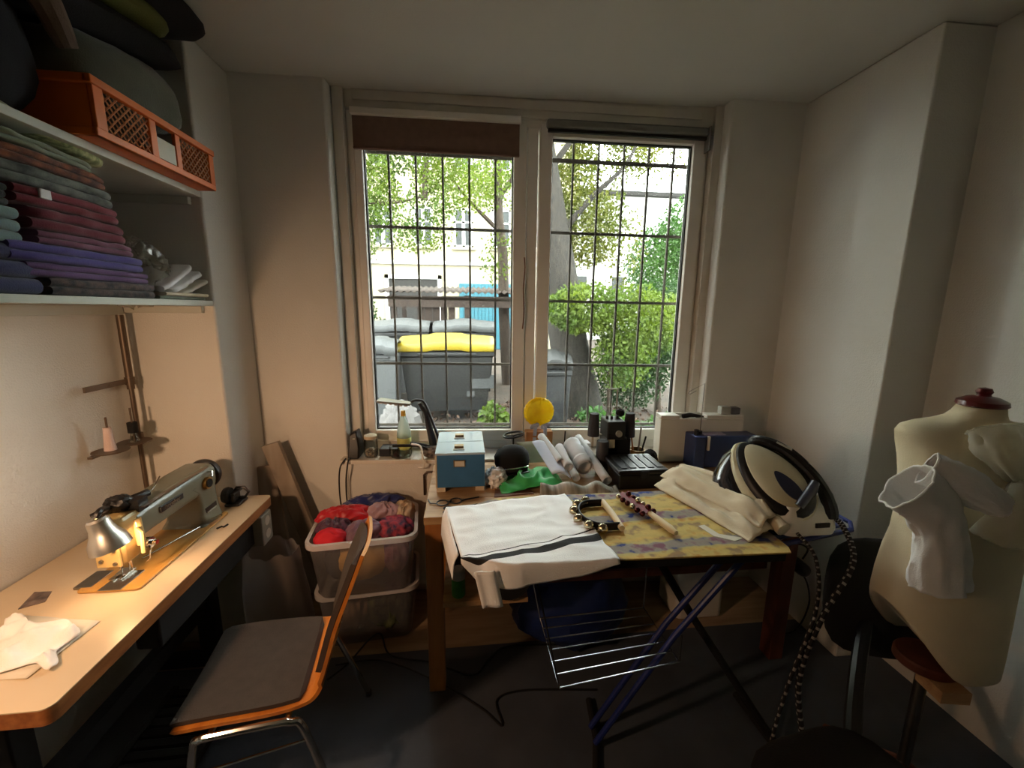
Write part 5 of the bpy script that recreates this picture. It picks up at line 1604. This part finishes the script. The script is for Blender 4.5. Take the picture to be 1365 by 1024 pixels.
mk('stick_handle', B().tube([s1, s1.lerp(s2, .3), s1.lerp(s2, .8), s2], [.009, .011, .0125, .008], 12), mat('pale_wood', (214, 190, 150), .5), bk)
mk('red_bar', B().tube([s0, s1], .0135, 4), mat('dark_red_lacquer', (128, 22, 42), .4), bk)
sx = sd.cross(V((0, 0, 1))).normalized()
M_rbell = mat('dark_red_bell', (92, 40, 44), .2, .8, var=.2)
for k in range(6):
    c0 = s0.lerp(s1, .04 + k * .18)
    for q_, dz in ((-1, .006), (1, .006), (0, .026)):
        if q_ == 0 and k % 2 == 0:
            continue
        c_ = c0 + sx * (q_ * .024) + V((0, 0, dz - .008))
        bl_ = mk('bell', B().blob(c_, (.0105, .0105, .0105), 0, nu=14, nv=10), M_rbell if k % 3 else M_bell, bk)
tag(mk('white_label', B().prism([(.785, 1.205), (.81, 1.21), (.825, 1.15), (.89, 1.12), (.85, 1.105), (.80, 1.14)], IT + .0004, IT + .0016), M_paperw), 'scrap of white tape lying on the ironing cover right of bell stick', 'tape')

# cream folded fabric
def creamfn(lift, w0, w1, seed, dz):
    a0, a1 = V((.862, 1.55, 0)), V((.985, 1.12, 0))
    ax = (a1 - a0)
    sd_ = V((ax.y, -ax.x, 0)).normalized() * -1

    def f(u, v):
        c = a0 + ax * u
        w = w0 + (w1 - w0) * u
        x = v * 2 - 1
        wob = 1 + .12 * nz(u * 3, seed) * (1 if abs(x) > .5 else .4)
        p = c + sd_ * (x * w * wob)
        prof = (1 - abs(x) ** 2.6)
        rd = 1 - 2.2 * abs(noise.noise(V((u * 2.2 + x * .9, x * 2.6, seed))))
        e = min(1, u * 7, (1 - u) * 9)
        h = lift * prof * (.72 + .35 * rd) * (.45 + .55 * e) + .012 * nz(u * 8, x * 3, seed)
        return (p.x, p.y, IT + dz + max(.002, h))
    return f


cf = thing('cream_fabric', 'heap of folded cream fabric lying beside the steam iron', 'fabric', (.93, 1.33, IT))
mk('lower_fold', B().grid(creamfn(.050, .085, .10, 3, .002), 48, 30), M_cream, cf, solid=.003, angle=70)
mk('upper_fold', B().grid(lambda u, v: (lambda p: (p[0] + .015, p[1] + .015, p[2]))(creamfn(.060, .065, .062, 8, .035)(u, v)), 48, 26), M_cream, cf, solid=.004, angle=70)
mk('rolled_edge', B().tube(smooth_path([(.905, 1.55, IT + .075), (.955, 1.40, IT + .092), (1.0, 1.25, IT + .07), (1.02, 1.11, IT + .028)], 6), [.012 + .012 * k / 18 for k in range(19)], 12), M_cream, cf)

# steam iron on its station
si = thing('steam_iron', 'large black and cream steam iron tilted on a white station', 'iron', (1.10, 1.25, IT))
IO = at_y(1026, 640, 1.235)
ax_ = (rgt * .42 - upv * .70 - fwd * .57).normalized()       # nose to heel
bx_ = (rgt * .86 + upv * .50)
bx_ = (bx_ - ax_ * bx_.dot(ax_)).normalized()
cx_ = ax_.cross(bx_).normalized()
if cx_.dot(fwd) > 0:
    cx_ = -cx_
IM = frame(IO, ax_ * .93, bx_ * .93, cx_ * .93)


def tear(L, Wd, n=36, sh=0., x0=0., y0=0.):
    out = []
    for k in range(n):
        t = 2 * pi * k / n
        x = -cos(t)
        w = sin(t) * (1 - .33 * cos(t) * -1 * -1) if False else sin(t)
        s = (x + 1) / 2
        w = sin(t) * (.55 + .45 * s ** .6) * 1.12
        out.append((x0 + x * L / 2, y0 + w * Wd / 2))
    return out


def tears(specs):
    return [[(x, y, z_) for x, y in tear(L, Wd, x0=x0, y0=y0)] for L, Wd, x0, y0, z_ in specs]


M_tank = mat('smoky_black_gloss', (38, 38, 42), .12, coat=.6)
M_icream = mat('cream_plastic', (206, 200, 170), .35)
M_inavy = mat('navy_plastic', (40, 44, 66), .35)
mk('water_tank', B(IM).ring(tears([(.13, .07, .04, -.15, -.14), (.26, .17, .03, -.125, -.12), (.33, .225, .015, -.095, -.08), (.345, .24, .004, -.05, -.025), (.335, .23, 0, -.012, .0)])), M_tank, si)
mk('white_band', B(IM).ring(tears([(.335, .228, 0, -.008, .0), (.345, .235, 0, -.004, .006), (.335, .225, 0, 0, .018), (.30, .19, .004, .004, .026)])), M_icream, si)
mk('dark_band', B(IM).ring(tears([(.325, .205, .0, .004, .020), (.315, .195, .0, .006, .032), (.28, .165, .0, .008, .040)])), M_black, si)
mk('cream_shell', B(IM).ring(tears([(.27, .150, -.004, .012, .036), (.265, .145, -.004, .012, .048), (.22, .110, -.002, .014, .060), (.10, .05, 0, .014, .064)])), M_icream, si)
mk('navy_panel', B(IM).ring(tears([(.125, .052, .052, .012, .056), (.12, .05, .052, .012, .066), (.08, .03, .052, .012, .068)])), M_inavy, si)
hp = smooth_path([(-.15, .045, .0), (-.13, .070, .03), (-.06, .105, .04), (.03, .115, .04), (.11, .108, .03), (.165, .095, .0), (.19, .085, -.03)], 5)
mk('handle', B(IM).tube(hp, [.012, .015, .018, .020, .020, .02, .02, .021, .021, .021, .021, .021, .021, .021, .021, .02, .02, .02, .02, .02, .02, .02, .022, .022, .022, .024, .024, .025, .025, .025, .025][:len(hp)], 10), M_black, si)
mk('steam_button', B(IM).tube([(-.10, .105, .05), (-.05, .120, .055), (-.04, .115, .064), (-.09, .097, .06)], .004, 6), M_lgrey, si)
mk('heel_knob', B(IM).tube([(.125, -.012, .062), (.105, .05, .075), (.09, .085, .07)], [.015, .018, .015], 12), mat('grey_navy_gloss', (58, 62, 76), .25), si)
sbx = B()
sx0, sy0 = 1.125, 1.195
sbx.ring([[(sx0 + x * kx, sy0 + y * ky, z_) for x, y in rrect(-.10, .10, -.085, .095, .04)] for kx, ky, z_ in ((1.0, 1.0, IT + .001), (1.04, 1.03, IT + .02), (.98, .98, IT + .06), (.85, .86, IT + .095), (.5, .6, IT + .115))])
mk('station_base', sbx, M_white, si)
mk('station_slot', B().box(1.13, 1.18, 1.105, 1.112, IT + .03, IT + .045), M_black, si)
mk('water_cap', B().blob((1.195, 1.165, IT + .085), (.035, .03, .045), 0, nu=22, nv=14), mat('pinkish_plastic', (206, 182, 172), .4), si)
# fabric covered cord


def braid(name, label, pts, r):
    p_ = smooth_path(pts, 26)
    b = B()
    n = len(p_)
    b.tube(p_, r, 8)
    b.mi = [1 if ((k // 8) + (k % 8) // 4 * 2) % 4 == 0 else 0 for k in range(len(b.f))]
    return tag(mk(name, b, [M_blackm, mat('white_braid', (150, 148, 144), .9)]), label, 'cord')


braid('iron_cord', 'black and white braided steam hose looping from the iron down to the floor', [IM @ V((.19, .085, -.035)), (1.225, 1.10, IT + .03), (1.20, 1.03, IT - .05), (1.08, .99, .70), (1.03, .985, .50), (1.055, .97, .30), (1.10, .94, .12), (1.13, .90, .012), (1.17, .84, .011)], .0085)
braid('iron_cord', 'thinner braided mains cord hanging from station front to the floor', [(1.06, 1.10, IT + .02), (1.07, 1.03, IT - .03), (1.06, .995, .72), (.99, .985, .45), (.96, .975, .22), (1.0, .93, .08), (1.04, .86, .012), (1.07, .78, .011)], .0055)

# ================================================================= DRESS FORM
M_dummy = mat('cream_jersey_form', (226, 212, 180), .85, var=.08, vs=8, bump=.2, bs=260)
M_cap = mat('dark_red_cap', (96, 24, 28), .3, coat=.4)
DX, DY, DR = 1.393, .93, radians(-10)
df = thing('dress_form', 'cream tailor dress form with dark red neck cap in the right foreground', 'dress form', (DX, DY, 0))
FM = rotz(DR, (DX, DY, 0))
tors = [(.60, .150, .112, .0), (.607, .156, .118, .0), (.66, .157, .120, .002), (.76, .157, .118, .004), (.85, .157, .112, .004), (.93, .155, .104, .0), (.99, .150, .098, -.006), (1.05, .152, .098, -.010), (1.11, .156, .106, -.018), (1.17, .164, .116, -.022), (1.22, .174, .110, -.016), (1.265, .186, .092, -.004), (1.295, .192, .076, .004), (1.313, .182, .064, .008), (1.324, .148, .056, .010), (1.332, .10, .050, .010), (1.342, .066, .047, .008), (1.356, .054, .045, .004), (1.375, .050, .044, 0)]
tb_ = B(FM)
rings = []
for z_, a, d, yo in tors:
    rg = []
    for k in range(44):
        t = 2 * pi * k / 44
        c_, s_ = cos(t), sin(t)
        e = 2.5 if z_ < 1.36 else 2.0
        x = a * math.copysign(abs(c_) ** (2 / e), c_)
        y = d * math.copysign(abs(s_) ** (2 / e), s_) + yo
        if 1.06 < z_ < 1.26 and s_ < 0:
            w = sin((z_ - 1.06) / .20 * pi)
            y -= .028 * w * (math.exp(-((abs(x) - .075) / .045) ** 2))
        lift = .20 * max(0., -c_) ** 1.2 * max(0, (.80 - z_) / .22)
        rg.append((x, y, z_ + lift))
    rings.append(rg)
tb_.ring(rings)
mk('torso', tb_, M_dummy, df, angle=80)
mk('neck_cap', B(FM @ Matrix.Translation((0, 0, -.0555))).lathe([(.0, 1.4315), (.049, 1.4315), (.054, 1.436), (.052, 1.446), (.034, 1.456), (.016, 1.460), (.014, 1.463), (.018, 1.471), (.014, 1.480), (.0, 1.483)], 30, ex=1, ey=.92), M_cap, df)
mk('bottom_rim', B(FM).lathe([(.0, .565), (.075, .565), (.08, .571), (.08, .590), (.075, .596), (.0, .596)], 36, ex=1, ey=.9), M_redwood, df)
mk('pole', B(FM).cyl((0, 0, .06), (0, 0, .565), .016), M_dullsteel, df)
mk('pole_block', B(FM).box(-.04, .04, -.10, -.02, .527, .564), M_pine, df)
for k in range(3):
    a = radians(100 + 120 * k)
    mk('tripod_leg', B(FM).tube([(0, 0, .20), (.16 * cos(a), .16 * sin(a), .08), (.26 * cos(a), .26 * sin(a), .018)], .013, 8), M_redwood, df)


def sleeve(name, label, path, rad, m, seed, flare=0., n=34, solid=.0015):
    """open fabric tube with gathered wrinkles"""
    p_ = smooth_path(path, 7)
    N = len(p_)
    b = B()
    rings = []
    prev = None
    for i, q in enumerate(p_):
        t = (p_[min(i + 1, N - 1)] - p_[max(i - 1, 0)]).normalized()
        if prev is None:
            x = t.cross(V((0, 1, .2))).normalized()
        else:
            x = (prev - t * prev.dot(t)).normalized()
        prev = x
        y = t.cross(x)
        s = i / (N - 1)
        k0 = s * (len(rad) - 1)
        a = int(min(k0, len(rad) - 2))
        r = rad[a] + (rad[a + 1] - rad[a]) * (k0 - a)
        rg = []
        for k in range(n):
            th = 2 * pi * k / n
            w = 1 + .20 * nz(cos(th) * 2.6 + seed, sin(th) * 2.6, s * 2.6) + .13 * (.4 - abs(nz(cos(th) * 4.5, sin(th) * 4.5, s * 5 + seed)) * 2) * min(1, s * 5)
            rg.append(q + (x * cos(th) + y * sin(th) * .72) * r * w)
        rings.append(rg)
    b.ring(rings, True, (False, False))
    o = mk(name, b, m, solid=solid, angle=80)
    hem = B().tube(rings[0], .003, 6, loop=True)
    mk('hem', hem, m, o)
    return tag(o, label, 'sleeve')


def FP(x, y, z_):
    return FM @ V((x, y, z_))


sleeve('cotton_sleeve', 'white cotton sleeve pinned to the left shoulder of the dress form, cuff open', [FP(-.262, -.12, 1.19), FP(-.215, -.13, 1.15), FP(-.182, -.14, 1.08), FP(-.168, -.142, 1.0), FP(-.155, -.14, .925)], [.072, .064, .050, .056, .060], M_cotton, 2)
sleeve('cotton_sleeve', 'white cotton sleeve cap folded over the chest beside the open cuff', [FP(-.215, -.115, 1.235), FP(-.15, -.15, 1.205), FP(-.065, -.175, 1.15)], [.040, .044, .02], M_cotton, 6)
sleeve('organza_puff', 'sheer cream organza puff pinned at the neck of the dress form', [FP(-.045, -.088, 1.335), FP(-.04, -.12, 1.285), FP(-.03, -.15, 1.225)], [.066, .066, .026], M_sheer, 9, n=40)
sleeve('organza_puff', 'sheer cream organza ruffle spreading down the chest below the puff', [FP(-.03, -.155, 1.225), FP(-.025, -.168, 1.165), FP(-.03, -.168, 1.08)], [.022, .062, .09], M_sheer, 12, n=40)
sleeve('organza_puff', 'sheer organza loop turned back towards the right armhole', [FP(-.02, -.15, 1.225), FP(.035, -.145, 1.26), FP(.075, -.115, 1.29)], [.018, .042, .034], M_sheer, 15, n=34)

# ================================================================= OFFICE CHAIR
oc = thing('office_chair', 'black swivel chair in the dark right corner in front of the dress form', 'chair', (.92, .70, 0))
M_ofab = mat('black_wool', (17, 17, 18), .95, bump=.3, bs=250)
mk('seat', slab((.93, .66, .45), (.21, .03, 0), (-.03, .20, 0), (0, 0, .04), 4, 3.4, .02), M_ofab, oc)
mk('backrest', slab((1.475, 1.12, .63), (.20, -.06, 0), (.0, .02, .215), (.02, .03, 0), 6, 3.6, .02), M_ofab, oc)
mk('back_bar', B().tube(smooth_path([(.98, .72, .40), (1.10, .86, .42), (1.25, 1.0, .50), (1.42, 1.14, .56)], 5), .022, 10), M_black, oc)
mk('gas_post', B().cyl((.93, .66, .09), (.93, .66, .41), .025), M_black, oc)
for k in range(5):
    a = 2 * pi * k / 5 + .3
    mk('base_arm', B().tube([(.93, .66, .11), (.93 + .27 * cos(a), .66 + .27 * sin(a), .07)], [.025, .016], 8), M_black, oc)
    mk('caster', B().cyl((.93 + .27 * cos(a) - .012, .66 + .27 * sin(a), .031), (.93 + .27 * cos(a) + .012, .66 + .27 * sin(a), .031), .027, n=14), M_rubber, oc)
